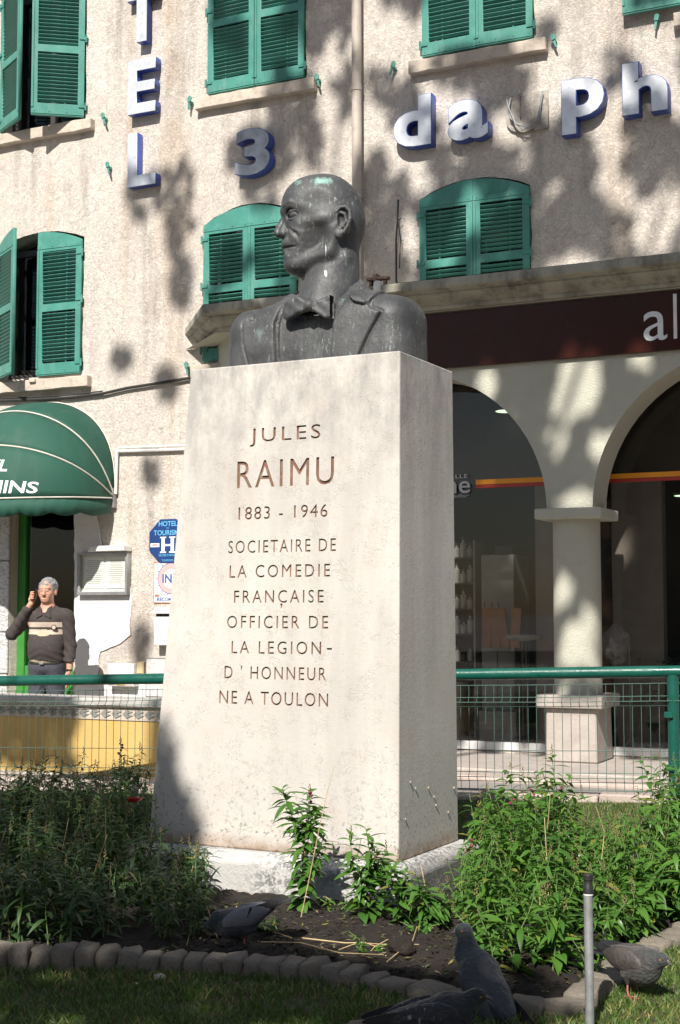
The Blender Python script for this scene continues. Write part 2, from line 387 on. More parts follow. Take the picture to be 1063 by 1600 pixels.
# louvred shutters
slat_meshes = {}; slat_count = [0]
def slat_mesh(w):
    k = round(w, 3)
    if k not in slat_meshes:
        m = MB(); Mx = Matrix.Rotation(R(-42), 4, 'X')
        m.box(-w / 2, w / 2, -.0155, .0155, -.0032, .0032, M=Mx)
        slat_meshes[k] = m.mesh('slat', .0012); slat_meshes[k].materials.append(M['teal'])
    return slat_meshes[k]
HOOKS = []
def shutter(u, side, w, z0, zs, zc, ang, zmid=.64, y=-.018, single=(True, True), top=True, lab=None):
    """side -1: hinged on its left edge; +1: on its right edge"""
    g = -side                                     # leaf runs in +x when hinged left
    T = .032; st = .058
    def X(a): return g * a
    n = 8; outer = [(X(0), 0), (X(w), 0)]
    for i in range(n + 1):
        a = w * (1 - i / n); outer.append((X(a), (zc - z0) - (zc - zs) * (1 - a / w) ** 2))
    H = zs - z0; p1 = (.115, zmid - .035); p2 = (zmid + .035, H - .085)
    def rect(z): return [(X(st), z[0]), (X(w - st), z[0]), (X(w - st), z[1]), (X(st), z[1])]
    if g < 0: outer = outer[::-1]
    me = curve_mesh([outer, rect(p1), rect(p2)], T / 2 - .002, 'shutter', bevel=.002)
    o = link('shutter', me, M['teal'], hotel, (u, y, z0), (0, 0, -g * R(ang)))
    if lab: o['label'] = lab
    # applied battens, studs, hinge straps
    b = MB(); y0 = -T / 2
    b.box(X(0), X(w), y0 - .006, y0 + .002, .012, .055); b.box(X(.0), X(w), y0 - .005, y0 + .002, H - .06, H - .02)
    for a in (.03, w * .33, w * .66, w - .03):
        for zz in (.034, H - .04): b.box(X(a) - .005, X(a) + .005, y0 - .010, y0 - .004, zz - .005, zz + .005)
    for zz in (.09, zmid, H - .12): b.box(X(.018) - .004, X(.018) + .004, y0 - .006, y0 + .002, zz - .004, zz + .004); b.box(X(w - .018) - .004, X(w - .018) + .004, y0 - .006, y0 + .002, zz - .004, zz + .004)
    b.box(min(X(w - .02), X(w)), max(X(w - .02), X(w)), y0 - .008, y0 + .001, .07, H - .07)
    b.build('batten', M['teal'], o, .001)
    for zz in (.10, H * .55, H - .13):
        h = MB(); h.box(min(X(-.02), X(.05)), max(X(-.02), X(.05)), y0 - .010, y0 + .004, zz - .012, zz + .012); h.tube([(X(-.014), y0 - .004, zz - .035), (X(-.014), y0 - .004, zz + .035)], .010, 6); h.build('hinge', M['teal'], o)
    pitch = .0355; sm = slat_mesh(w - 2 * st + .004)
    for pi, (a, c) in enumerate((p1, p2)):
        n = int((c - a) / pitch); off = ((c - a) - n * pitch) / 2 + pitch / 2
        if single[pi] and slat_count[0] + n <= 298:
            slat_count[0] += n
            for i in range(n):
                s = link('slat', sm, None, o, (X(w / 2), .002, a + off + i * pitch), (R(rnd.uniform(-3, 3)), R(rnd.uniform(-.3, .3)), 0))
        else:
            m = MB()
            for i in range(n):
                m.box(X(w / 2) - (w / 2 - st), X(w / 2) + (w / 2 - st), -.0155, .0155, -.0032, .0032, M=Matrix.Translation((0, .002, a + off + i * pitch)) @ Matrix.Rotation(R(-42), 4, 'X'))
            tag(m.build('slats', M['teal'], o), kind='stuff')
    # a vertical tie rod behind the slats
    MB().tube([(X(w * .36), .014, p1[0]), (X(w * .36), .014, p2[1])], .006, 6).build('tie_rod', M['teal'], o)
    return o
def pair(k, la, ra, s=(True, True)):
    u0, u1, z0, zs, zc = WIN[k]; w = (u1 - u0) / 2 - .008
    zs -= .02; zc -= .022
    shutter(u0 + .006, -1, w, z0, zs, zc, la, single=s); shutter(u1 - .006, 1, w, z0, zs, zc, ra, single=s)
pair('B', 33, 2); pair('F', .8, .5); pair('D', .5, 1.2); pair('C', 1, .6, (True, False)); pair('E', .6, 1.2, (True, False)); pair('A', 30, 36)
shutter(2.955, 1, .485, 5.73, 7.1, 7.18, 0, y=-.07, single=(False, False))
shutter(3.945, -1, .485, 5.73, 7.1, 7.18, 0, y=-.07, single=(False, False))

def hook(u, z, long=False):
    m = MB(); m.box(-.012, .012, -.05, .02, -.012, .012); m.prism([(-.016, .0), (.016, .0), (.022, .04), (.006, .055), (-.016, .045)], -.06, -.048)
    m.prism([(-.01, -.01), (.01, -.01), (.006, -.075), (-.008, -.06)], -.058, -.048)
    m.build('shutter_hook', M['teal'], hotel, loc=(u, 0, z), rot=(0, R(rnd.uniform(-20, 20)), 0))
for px, py in ((297, 160), (163, 185), (866, 63), (614, 106), (1026, 33), (293, 575), (497, 125), (170, 262)):
    u, z = fac(px, py, .04); hook(u, z)
# door
dr = MB(); a, b, z0, z1 = DOOR
dr.box(a + .002, a + .09, .10, .18, z0 + .02, z1 - .01).box(b - .06, b - .002, .10, .18, z0 + .02, z1 - .01)
dr.box(a + .09, b - .06, .11, .17, z0 + .02, z0 + .95).box(a + .09, b - .06, .105, .175, z1 - .12, z1 - .01)
d = dr.build('door', M['doorgreen'], hotel, .004)
MB().box(a + .14, b - .12, .10, .105, z0 + .15, z0 + .45).box(a + .14, b - .12, .10, .105, z0 + .55, z0 + .84).build('door_panel', M['doorgreen'], d, .002)
MB().box(a + .09, b - .06, .13, .136, z0 + .95, z1 - .12).build('pane', M['glass'], d)
MB().box(a + .28, a + .48, .126, .129, 1.55, 1.72).build('notice', M['paper'], d) if False else None
MB().tube([(b - .10, .08, z0 + 1.0), (b - .10, .06, z0 + 1.0), (b - .2, .06, z0 + 1.0)], .01, 8).build('handle', M['greymetal'], d, smooth=True)
# rendered surrounds of the door
t = NT('vermiculated block'); st = t.scaled(1, 1, 1.6, (0, R(35), 0)); rr = t.noise(26, 5, .6, st, .8)
t.col(t.mix(t.ramp(rr, .38, .5), (.42, .42, .42), (.64, .64, .63))).set(rough=.9).bump(rr, .03); M['vermic'] = t.m
for i, (za, zb) in enumerate(((-.33, .20), (.21, .54), (.55, .93), (.94, 1.60), (1.61, 2.2), (2.21, 2.7))):
    MB().box(-4.6, DOOR[0] - .003, -.03, -.001, za, zb).build('quoin_block', M['vermic'], hotel, .008)
pl = [fac(x, y, .01) for x, y in ((118, 1062), (116, 800), (150, 800), (160, 855), (197, 860), (203, 905), (206, 940), (203, 975), (205, 992), (190, 1005), (174, 1011), (158, 1018), (154, 1030), (152, 1062))]
link('plaster_patch', curve_mesh([wobble(pl, .007, .05)], .006, 'plaster_patch', bevel=.002), M['white_plaster'], hotel, (0, -.006, 0))
# white base course under the meter boxes
pl = [fac(x, y, .01) for x, y in ((118, 1064), (255, 1058), (255, 1110), (118, 1120))]
link('plaster_base', curve_mesh([wobble(pl, .004, .05)], .006, 'plaster_base'), M['white_plaster'], hotel, (0, -.0061, -.02))

# ------------------------------------------------------------------ letters of the sign
def on_wall(name, label, cat, u=0, z=0, group=None, off=0.0): return empty(name, FW(u, off, z), -TH, label, cat, group)
def letter(me_face, depth, root, side, face, lab=None):
    """a front plate on a slightly larger blue body, both real solids"""
    o = link('letter', me_face[0], side, root, (0, -depth / 2 - .012, 0))
    link('face', me_face[1], face, o, (0, -depth / 2 - .0035, 0))
    if lab: o['label'] = lab
    return o
vs = on_wall('vertical_sign', 'column of white block letters T E L with blue edges on the facade', 'sign', -2.0, 5.6)
def slab_letter(polys, u0, z0):
    P = [[(u0 + 2.0 + x, z0 - 5.6 + z) for x, z in p] for p in polys]
    body = curve_mesh(P, .04, 'letter'); face = curve_mesh(P, .0025, 'face', bevel=.001)
    return body, face
wL, hL, sT = .31, .475, .105
E_ = [[(0, 0), (.30, 0), (.30, .095), (.10, .095), (.10, .205), (.29, .205), (.29, .295), (.10, .295), (.10, .40), (.30, .40), (.30, .5), (0, .5)]]
L_ = [[(0, 0), (.30, 0), (.30, .10), (.10, .10), (.10, .50), (0, .50)]]
T_ = [[(.10, 0), (.21, 0), (.21, .40), (.32, .40), (.32, .50), (-.01, .50), (-.01, .40), (.10, .40)]]
def chk(px, py): return fac(px, py, .10)
uE, zE = chk(199, 180); uL, zL = chk(199, 293); uT, zT = chk(213, 66)
for nm, P, uu, zz in (('T', T_, uT - .10, zT), ('E', E_, uE, zE), ('L', L_, uL, zL)):
    letter(slab_letter(P, uu, zz), .08, vs, M['letterblue'], M['letterface'])
ns = on_wall('name_sign', 'raised 3 dauphins lettering with blue edges, its letter u weathered and stripped', 'sign', 0, 5.1)
def font_letter(ch, x0, x1, z0, z1, face, dep=.095, bold=.022):
    body = fit_box(text_mesh(ch, .5, dep / 2, 'letter', bold=bold), x0, x1, z0 - 5.1, z1 - 5.1)
    fc = fit_box(text_mesh(ch, .5, .002, 'face', bold=bold - .004), x0 + .005, x1 - .005, z0 - 5.1 + .005, z1 - 5.1 - .005)
    o = link('letter', body, M['letterblue'], ns, (0, -dep / 2 - .01, 0)); link('face', fc, face, o, (0, -dep / 2 - .003, 0)); return o
def fbox(a, b, c, d_, o=.1):
    p = fac(a, d_, o); q = fac(c, d_, o); r_ = fac((a + c) / 2, b, o); s_ = fac((a + c) / 2, d_, o); return p[0], q[0], s_[1], r_[1]
for ch, bx_, fm in (('3', (368, 200, 423, 274), 'letterchrome'), ('d', (615, 150, 675, 230), 'letterface'), ('a', (700, 155, 764, 219), 'letterface'),
                    ('p', (878, 121, 946, 208), 'letterface'), ('h', (973, 94, 1045, 177), 'letterface'), ('i', (1078, 82, 1096, 162), 'letterface'),
                    ('n', (1114, 88, 1176, 148), 'letterface'), ('s', (1194, 73, 1248, 138), 'letterface')):
    x0, x1, z0, z1 = fbox(*bx_); font_letter(ch, x0, x1, z0, z1, M[fm])
x0, x1, z0, z1 = fbox(791, 146, 857, 206, .02)
rust = simple('weathered zinc', (.36, .33, .29), .7, metal=.2, var=.3, scale=14, dirt=(.08, .06, .05), dirtamt=.8)
ub = fit_box(text_mesh('u', .5, .012, 'letter', bold=.014), x0, x1, z0 - 5.1, z1 - 5.1)
uo = link('letter', ub, rust, ns, (0, -.013, 0)); uo['label'] = 'stripped rusty backing plate of the missing letter u with loose wires'
cb = MB(); hw = x1 - x0; zb = z0 - 5.1
cb.tube([(x0 + .05, -.03, z1 - 5.12), (x0 + .04, -.06, zb + .2), (x0 + .10, -.07, zb + .06), (x0 + .2, -.06, zb + .015), (x0 + .29, -.06, zb + .08), (x0 + .31, -.04, zb + .25)], .007, 6)
cb.tube([(x0 + .02, -.04, zb + .28), (x0 + .05, -.05, zb + .12), (x0 + .16, -.06, zb + .0), (x0 + .27, -.05, zb + .05), (x1 - .03, -.04, zb + .3)], .005, 6)
cb.build('cable', M['galv'], uo, smooth=True)

# ------------------------------------------------------------------ fittings on the wall
dp = on_wall('downpipe', 'cream rainwater pipe running down the facade behind the bust', 'pipe', .19, 3.6)
MB().tube([(0, -.075, 0), (.004, -.075, 1.2), (-.004, -.075, 5.2)], .043, 14).build('pipe_length', M['pipe'], dp, smooth=True)
for zz in (.98, 1.9, 3.4):
    j = MB().tube([(0, -.075, zz), (0, -.075, zz + .05)], .050, 14).build('pipe_collar', M['pipe'], dp, .004, True)
for zz in (.97, 3.3): MB().box(-.012, .012, -.035, .02, zz, zz + .02).tube([(0, -.075, zz), (0, -.075, zz + .015)], .053, 14).build('bracket', M['greymetal'], dp)
rodo = on_wall('bracket_rod', 'bent dark iron rod fixed to the facade above the shop cornice', 'rod', .57, 3.85)
MB().tube([(.0, -.05, -.1), (-.03, -.05, .0), (-.03, -.05, .35), (-.015, -.055, .5), (-.01, -.05, .68)], .008, 6).tube([(-.0, -.05, .1), (.012, -.06, .35), (-.01, -.06, .5), (.02, -.05, .52)], .005, 6).build('rod', M['cable'], rodo, smooth=True)
cbl = on_wall('facade_cable', 'black cable sagging across the facade above the green awning', 'cable', -2, 3.1)
pts = [fac(x, y, .03) for x, y in ((-60, 622), (0, 626), (60, 624), (110, 621), (160, 615), (200, 606), (245, 599), (300, 590), (340, 586))]
MB().tube([(p[0] + 2, -.03, p[1] - 3.1) for p in pts], .014, 7, mi=0).tube([(p[0] + 2, -.03, p[1] - 3.1 + .022) for p in pts[:5]], .007, 6).build('strand', M['cable'], cbl, smooth=True)
cnd = on_wall('conduit', 'white painted conduit pipe turning down beside the awning', 'pipe', -2, 2.3)
q = [fac(x, y, .03) for x, y in ((181, 772), (183, 706), (184, 705), (230, 704), (330, 700))]
MB().tube([(p[0] + 2, -.03, p[1] - 2.3) for p in q], .014, 8).tube([(p[0] + 2.012, -.028, p[1] - 2.3 + (.034 if i > 1 else 0)) for i, p in enumerate(q)][1:], .010, 8).build('tube', M['whitepaint'], cnd, smooth=True)
MB().box(-.27 - .02, -.27 + .02, -.06, 0, -.14, -.06).build('elbow_box', M['greymetal'], cnd, .006)

# menu display case
u0, z0 = fac(120, 930, .07); u1, z1 = fac(199, 862, .07)
mc = on_wall('menu_case', 'white wall display case holding menu sheets beside the hotel door', 'display case', u0, z0)
W = u1 - u0; Hh = z1 - z0
fr = curve_mesh([[(0, 0), (W, 0), (W, Hh), (0, Hh)], [(.025, .03), (W - .025, .03), (W - .025, Hh - .02), (.025, Hh - .02)]], .033, 'frame', bevel=.002)
link('frame', fr, M['greymetal'], mc, (0, -.035, 0))
MB().box(.02, W - .02, -.02, -.004, .02, Hh - .015).build('back_panel', M['paper'], mc)
for sx in (.05, W * .53):
    p = MB().box(sx, sx + W * .40, -.026, -.0215, .06, Hh - .04).build('menu_sheet', M['paper'], mc)
    ln = MB()
    for i in range(13):
        ww = W * .40 * rnd.uniform(.25, .42); cx = sx + W * .20; ln.box(cx - ww, cx + ww, -.0275, -.0262, Hh - .07 - i * .017 - .004, Hh - .07 - i * .017 + .0)
    tag(ln.build('text_lines', M['ink'], p), kind='stuff')
MB().box(.015, W - .015, -.062, -.058, .02, Hh - .01).build('pane', M['clearglass'], mc)
MB().prism([(W * .28, Hh + .005), (W * .34, Hh + .055), (W + .0, Hh + .055), (W + .005, Hh + .005)], -.13, .0).build('lamp_hood', M['whitepaint'], mc, .006)

# octagonal plaque
u0, z0 = fac(234, 880, .02); u1, z1 = fac(234, 812, .02); hh = (z1 - z0) / 2; cu_, cz = u0 + hh * .97, (z0 + z1) / 2
M['plqblue'] = simple('blue enamel', (.012, .045, .17), .25, var=.08)
M['cyan'] = simple('light blue print', (.12, .42, .68), .4); M['whiteprint'] = simple('white print', (.75, .77, .8), .4)
pq = on_wall('hotel_plaque', 'blue octagonal hotel de tourisme plaque half hidden by the pedestal', 'plaque', cu_, cz)
oc = [(hh * 1.0 * x, hh * z) for x, z in ((-.42, -1), (.42, -1), (1, -.42), (1, .42), (.42, 1), (-.42, 1), (-1, .42), (-1, -.42))]
link('plate', curve_mesh([oc], .006, 'plate', bevel=.002), M['plqblue'], pq, (0, -.012, 0))
def lab_text(root, s, size, x, z, m, y=-.022, bold=.0, align='CENTER', sp=1.0, name='lettering', shear=0.0):
    me = text_mesh(s, size, .001, name, align, bold, sp, shear); me.transform(Matrix.Translation((x, 0, z))); return link(name, me, m, root, (0, y, 0))
lab_text(pq, 'HOTEL', .062, 0, hh * .68, M['cyan'], bold=.001); lab_text(pq, 'DE', .022, 0, hh * .55, M['cyan']); lab_text(pq, 'TOURISME', .062, 0, hh * .27, M['cyan'], bold=.001)
Hm = MB()
for sx in (-1, 1):
    Hm.box(sx * .048 - .017, sx * .048 + .017, -.021, -.0195, -.105, .038)
    for zz in (-.105, .026): Hm.box(sx * .048 - .032, sx * .048 + .032, -.0213, -.0196, zz, zz + .012)
Hm.box(-.031, .031, -.0207, -.0194, -.045, -.028); Hm.build('emblem', M['whiteprint'], pq)
MB().box(-hh * .93, -hh * .45, -.021, -.0195, -.052, -.018).build('year_strip', M['whiteprint'], pq)
lab_text(pq, '2007', .026, -hh * .69, -.043, simple('red print', (.5, .08, .06), .5), y=-.0225)
lab_text(pq, 'SECRETARIAT', .030, 0, -hh * .70, M['cyan']); lab_text(pq, 'TOURISME', .026, 0, -hh * .93, M['cyan'])
# enamel inn sign
u0, z0 = fac(239, 943, .02); u1, z1 = fac(239, 878, .02); Wd = .37; Hd = z1 - z0
ins = on_wall('enamel_sign', 'white enamel sign with wheel emblem and rusty rim under the blue plaque', 'sign', u0, z0)
M['rustrim'] = simple('rusted rim', (.36, .12, .04), .8, var=.3, scale=20)
M['bluep'] = simple('blue print', (.06, .12, .33), .5); M['redp'] = simple('red print', (.62, .12, .09), .5)
MB().box(0, Wd, -.010, -.002, 0, Hd).build('rim', M['rustrim'], ins, .003)
MB().box(.008, Wd - .008, -.014, -.009, .009, Hd - .009).build('plate', M['whitepaint'], ins, .002)
cx, cz = Wd / 2, Hd * .60
def ring(r0, r1, y, m, nm, c=(cx, cz), root=ins, n=40):
    a = [(c[0] + r1 * math.cos(2 * math.pi * i / n), c[1] + r1 * math.sin(2 * math.pi * i / n)) for i in range(n)]
    b = [(c[0] + r0 * math.cos(2 * math.pi * i / n), c[1] + r0 * math.sin(2 * math.pi * i / n)) for i in range(n)]
    return link(nm, curve_mesh([a, b] if r0 > 0 else [a], .0008, nm), m, root, (0, y, 0))
ring(.088, .132, -.0155, simple('pink print', (.66, .38, .36), .5), 'ring'); ring(.132, .138, -.0158, M['bluep'], 'ring_edge')
kn = MB()
for i in range(14):
    a = 2 * math.pi * i / 14; kn.lathe([(.006, 0), (.006, .0015)], 8, (0, 0, 0)) if False else kn.box(cx + .148 * math.cos(a) - .005, cx + .148 * math.cos(a) + .005, -.0165, -.0150, cz + .148 * math.sin(a) - .005, cz + .148 * math.sin(a) + .005)
kn.build('wheel_studs', M['bluep'], ins)
lab_text(ins, 'INN', .105, cx, cz - .036, M['bluep'], y=-.016, bold=.003, sp=1.0)
lab_text(ins, 'RECOMMANDE', .045, cx + .01, .022, M['bluep'], y=-.016, bold=.001)
MB().box(.02, .06, -.0165, -.0152, .06, .08).build('red_block', M['redp'], ins)
# letter box, meter boxes
u0, z0 = fac(246, 1008, .06); mb_ = on_wall('letter_box', 'white metal letter box with overhanging lid beside the pedestal edge', 'letter box', u0, z0)
MB().prism([(0, 0), (.22, 0), (.24, .25), (-.012, .25)], -.11, -.002).build('body', M['whitepaint'], mb_, .004)
MB().prism([(-.04, .275), (.25, .275), (.22, .33), (.04, .33)], -.14, -.002).build('lid', M['whitepaint'], mb_, .004)
MB().box(.01, .20, -.10, -.02, .25, .275).build('slot', M['cable'], mb_)
u0, z0 = fac(170, 1072, .08); u1, z1 = fac(211, 1037, .08)
mt = on_wall('meter_box', 'plain white meter box low on the facade behind the railing', 'meter box', u0, z0)
MB().box(0, u1 - u0, -.10, -.012, 0, z1 - z0).build('box', M['whitepaint'], mt, .006); MB().box(.012, u1 - u0 - .012, -.105, -.099, .012, z1 - z0 - .012).build('cover', M['whitepaint'], mt, .002)
MB().box(.10, .19, -.108, -.1052, .015, .045).build('warning_label', simple('yellow label', (.75, .5, .02), .5), mt)
u0, z0 = fac(213, 1054, .05); ib = on_wall('intercom_box', 'small beige wall box beside the white meter box', 'box', u0, z0)
MB().box(0, .075, -.05, -.002, 0, .115).build('box', simple('beige plastic', (.48, .38, .22), .5), ib, .006); MB().box(.01, .065, -.0545, -.049, .01, .105).build('cover', simple('beige cover', (.52, .42, .25), .5), ib, .002)
u0, z0 = fac(228, 1090, .05); gb = on_wall('grey_meter_box', 'grey framed meter cabinet partly hidden by the pedestal', 'meter box', u0, z0)
MB().box(0, .34, -.06, -.002, 0, .35).build('box', M['greymetal'], gb, .004); MB().box(.012, .328, -.066, -.059, .012, .338).build('cover', simple('grey white cover', (.55, .55, .54), .5, dirt=(.3, .16, .08), dirtamt=.6, scale=9), gb, .003)

# ------------------------------------------------------------------ awning
aw = on_wall('door_awning', 'dark green rounded fabric awning with white piping over the hotel door', 'awning', -3.06, 2.15)
t = NT('awning cloth')
c = t.mix(t.ramp(t.noise(2, 4), .3, .7), (.008, .062, .042), (.014, .085, .058))
c = t.mix(t.ramp(t.noise(7, 5, .6, t.scaled(1, 1, .15)), .5, .7, 0, .4), c, (.05, .10, .075)); c = t.mix(t.ramp(t.vor(18), .0, .05, .7, 0), c, (.2, .26, .2))
t.col(c).set(rough=.75).bump(t.noise(150, 3), .0015); M['awning'] = t.m
AW, AR = .80, .92
def awp(s, phi, g=0.0):                     # s in 0..pi along the rib, phi 0 = against the wall, 90 = front
    r = (AR + g) * math.sin(s) ** .72; return Vector((-(AW + g) * math.cos(s), -r * math.sin(phi) - .012, r * math.cos(phi)))
phis = [0, R(33), R(62), R(93)]
ns_ = 28
for k in range(3):
    vs_ = []; fs = []; nn = 6
    for j in range(nn + 1):
        tt = j / nn
        for i in range(ns_ + 1):
            s = .02 + (math.pi - .04) * i / ns_; a = awp(s, phis[k]); b = awp(s, phis[k + 1]); p = a.lerp(b, tt); bul = 1 + .035 * math.sin(math.pi * tt)
            vs_.append(Vector((p.x, p.y * bul, p.z * bul)))
    for j in range(nn):
        for i in range(ns_): q0 = j * (ns_ + 1) + i; fs.append((q0, q0 + 1, q0 + ns_ + 2, q0 + ns_ + 1))
    me = bpy.data.meshes.new('cloth_panel'); me.from_pydata(vs_, [], fs); me.polygons.foreach_set('use_smooth', [True] * len(fs))
    o = link('cloth_panel', me, M['awning'], aw); sol = o.modifiers.new('s', 'SOLIDIFY'); sol.thickness = .004
for ph in phis:
    MB().tube([awp(.02 + (math.pi - .04) * i / 30, ph, .006) for i in range(31)], .0075, 6).build('piping', simple('white piping', (.6, .57, .5), .6) if ph == 0 else bpy.data.materials['white piping'], aw, smooth=True)
vs_ = []; fs = []; nn = 90
for i in range(nn + 1):
    s = .02 + (math.pi - .04) * i / nn; p = awp(s, phis[3]); sc = .135 + .028 * abs(math.sin(i / nn * math.pi * 9)) ; wv = .008 * math.sin(i * 1.7)
    vs_ += [p, p + Vector((0, -.006 - wv, -sc * .5)), p + Vector((0, wv, -sc))]
for i in range(nn):
    for j in range(2): fs.append((i * 3 + j, i * 3 + j + 1, i * 3 + j + 4, i * 3 + j + 3))
me = bpy.data.meshes.new('valance'); me.from_pydata(vs_, [], fs); me.polygons.foreach_set('use_smooth', [True] * len(fs))
o = link('valance', me, M['awning'], aw); sol = o.modifiers.new('s', 'SOLIDIFY'); sol.thickness = .004
def awning_text(s, size, zc_, bold=.004):
    me = text_mesh(s, size, .0006, 'lettering', 'CENTER', bold, 1.0, .12); co = np.zeros(len(me.vertices) * 3); me.vertices.foreach_get('co', co); co = co.reshape(-1, 3)
    for v in co:
        x, yy, zz = v; sang = math.acos(max(-.99, min(.99, -x / AW))); ph = zc_ + zz * 1.75                 # zz: fraction of the panel
        tt = 1 - ph; a = awp(sang, phis[2]); b = awp(sang, phis[3]); p = a.lerp(b, tt); bul = 1 + .035 * math.sin(math.pi * tt)
        nrm = Vector((0, p.y, p.z)).normalized(); p = Vector((p.x, p.y * bul, p.z * bul)) + nrm * (.006 - yy * .8)
        v[:] = p
    me.vertices.foreach_set('co', co.ravel()); me.update(); link('lettering', me, M['whiteprint'], aw)
awning_text('3 DAUPHINS', .185, .10); awning_text('HOTEL', .17, .50)
for sx in (-1, 1): MB().box(sx * AW - .02, sx * AW + .02, -.05, 0, -.09, .03).build('end_bracket', M['greymetal'], aw, .004)
# ------------------------------------------------------------------ shop in the arcade
shop = empty('shop_building', FO, -TH, 'arcaded ground floor shop with moulded cornice and dark red fascia', 'shop')
t = NT('sage cream render')
c = t.mix(t.ramp(t.noise(1.6, 4), .3, .7), (.50, .49, .41), (.57, .56, .47)); c = t.mix(t.ramp(t.noise(9, 6, .7), .55, .8, 0, .4), c, (.38, .37, .31))
t.col(c).set(rough=.9, spec=.2).bump(t.math('ADD', t.noise(75, 5, .7), t.math('MULTIPLY', t.noise(14, 3), .5)), .010); M['arcade'] = t.m
t = NT('weathered cornice')
c = t.mix(t.ramp(t.noise(3, 5), .3, .7), (.33, .315, .25), (.42, .40, .33)); c = t.mix(t.ramp(t.noise(5, 6, .7, t.scaled(1, 1, .5)), .46, .66, 0, .85), c, (.11, .105, .09))
t.col(c).set(rough=.9).bump(t.noise(60, 5), .006); M['cornice'] = t.m
M['redbrown'] = simple('dark red brown lacquer', (.042, .010, .006), .22, var=.15, scale=2, dirt=(.02, .008, .006), spec=.22)
ZS = 1.875; WT = .38; yf = -.45
A1 = (.835, 1.10); A2 = (3.395, 1.11)
def arcpts(c, r, n=36): return [(c + r * math.cos(math.pi * i / n), ZS + r * math.sin(math.pi * i / n)) for i in range(n + 1)]
# spandrel wall: outer box minus arches and the openings under them
out_ = [(-.75, -.05), (A1[0] - A1[1], -.05)] + arcpts(*A1)[::-1] + [(A2[0] - A2[1], ZS)] + arcpts(*A2)[::-1] + [(A2[0] + A2[1], -.05), (5.6, -.05), (5.6, 3.47), (-.75, 3.47)]
link('arcade_wall', curve_mesh([out_], WT / 2, 'arcade_wall'), M['arcade'], shop, (0, yf + WT / 2, 0))
vs_ = [(-1.2, 0.0), (-.752, yf), (-.752, yf + WT), (-.98, -.001)]
MB().add([(x, y, z) for z in (-.05, 3.47) for x, y in vs_], [(0, 1, 2, 3), (7, 6, 5, 4), (0, 4, 5, 1), (1, 5, 6, 2), (2, 6, 7, 3), (3, 7, 4, 0)]).build('corner_wall', M['arcade'], shop)
# cornice profile (projection beyond yf, z)
prof = [(0, 3.455), (.10, 3.455), (.115, 3.475), (.115, 3.49), (.15, 3.50), (.20, 3.525), (.225, 3.55), (.225, 3.562), (.285, 3.575), (.30, 3.585), (.30, 3.64), (.29, 3.65), (0, 3.66)]
path = []
for pr, z in prof:
    y = yf - pr; k = -y / .77 * .63
    path.append([(-1.53 + (k if pr > 0 else .63 * .584), y if True else 0, z)])
vs_ = []; fs = []
for pr, z in prof:
    y = yf - pr; xl = -.90 - (.30 - pr) * .0
    # the left end is cut back at an angle to the main facade
    e = .30 - pr
    vs_ += [(-1.53 + e * .7 + .0, -.004, z), (-.90 + e * .35, y, z), (5.6, y, z)]
n = len(prof)
for i in range(n - 1):
    for j in range(2): a = i * 3 + j; fs.append((a, a + 1, a + 4, a + 3))
fs.append(tuple(i * 3 + 2 for i in range(n)))
MB().add(vs_, fs).build('cornice', M['cornice'], shop)
# flat roof over the projection
MB().add([(-1.50, -.004, 3.655), (-.91, yf - .28, 3.655), (5.6, yf - .28, 3.655), (5.6, -.004, 3.655)], [(0, 1, 2, 3)]).build('roof', M['cornice'], shop)
# soffit above the chamfer
MB().add([(-1.52, -.004, 3.452), (-.9, yf - .08, 3.452), (5.6, yf - .08, 3.452), (5.6, -.004, 3.452)], [(0, 3, 2, 1)]).build('soffit', M['arcade'], shop)
# fascia
z0f = fac(1063, 545, .50)[1]; z1f = fac(1063, 452, .50)[1]
MB().box(-.70, 5.5, yf - .035, yf - .002, z0f, z1f).build('fascia', M['redbrown'], shop, .003)
def shop_text(s, px0, px1, pyt, pyb, m, dep=.004, off=.49, bold=.0):
    x0, zb = fac(px0, pyb, off); x1, _ = fac(px1, pyb, off); _, zt = fac((px0 + px1) / 2, pyt, off); zb = fac((px0 + px1) / 2, pyb, off)[1]
    me = fit_box(text_mesh(s, .3, dep / 2, 'lettering', bold=bold), x0, x1, zb, zt); return link('lettering', me, m, shop, (0, -off, 0))
shop_text('a', 1006, 1043, 486, 532, M['whiteprint'], bold=.0); shop_text('l', 1053, 1058.5, 459, 529, M['whiteprint'])
# columns
def column(u):
    cy = yf + WT / 2 - .02
    MB().box(u - .255, u + .255, yf - .07, yf + WT + .05, ZS - .068, ZS + .012).build('capital', M['arcade'], shop, .012, seg=2)
    MB().lathe([(.178, .50), (.178, 1.2), (.176, ZS - .06)], 40, (u, cy, 0)).build('column_shaft', M['arcade'], shop, smooth=True)
    m = MB(); m.box(u - .25, u + .25, yf - .10, yf + WT + .04, .415, .51); m.build('base_cap', M['column_stone'], shop, .012, seg=2)
    MB().prism([(u - .19, .02), (u + .20, .02), (u + .19, .415), (u - .185, .415)], yf - .05, yf + WT + .0).build('base_block', M['column_stone'], shop, .010)
t = NT('pink grey stone'); c = t.mix(t.ramp(t.noise(8, 6, .7), .3, .7), (.34, .30, .265), (.46, .405, .365)); t.col(c).set(rough=.9).bump(t.noise(55, 5, .7), .006); M['column_stone'] = t.m
column((1.94 + 2.285) / 2)
column(4.6)
MB().box(-.75, A1[0] - A1[1] - .002, yf - .03, yf - .001, .02, .52).build('base_course', M['column_stone'], shop, .006)
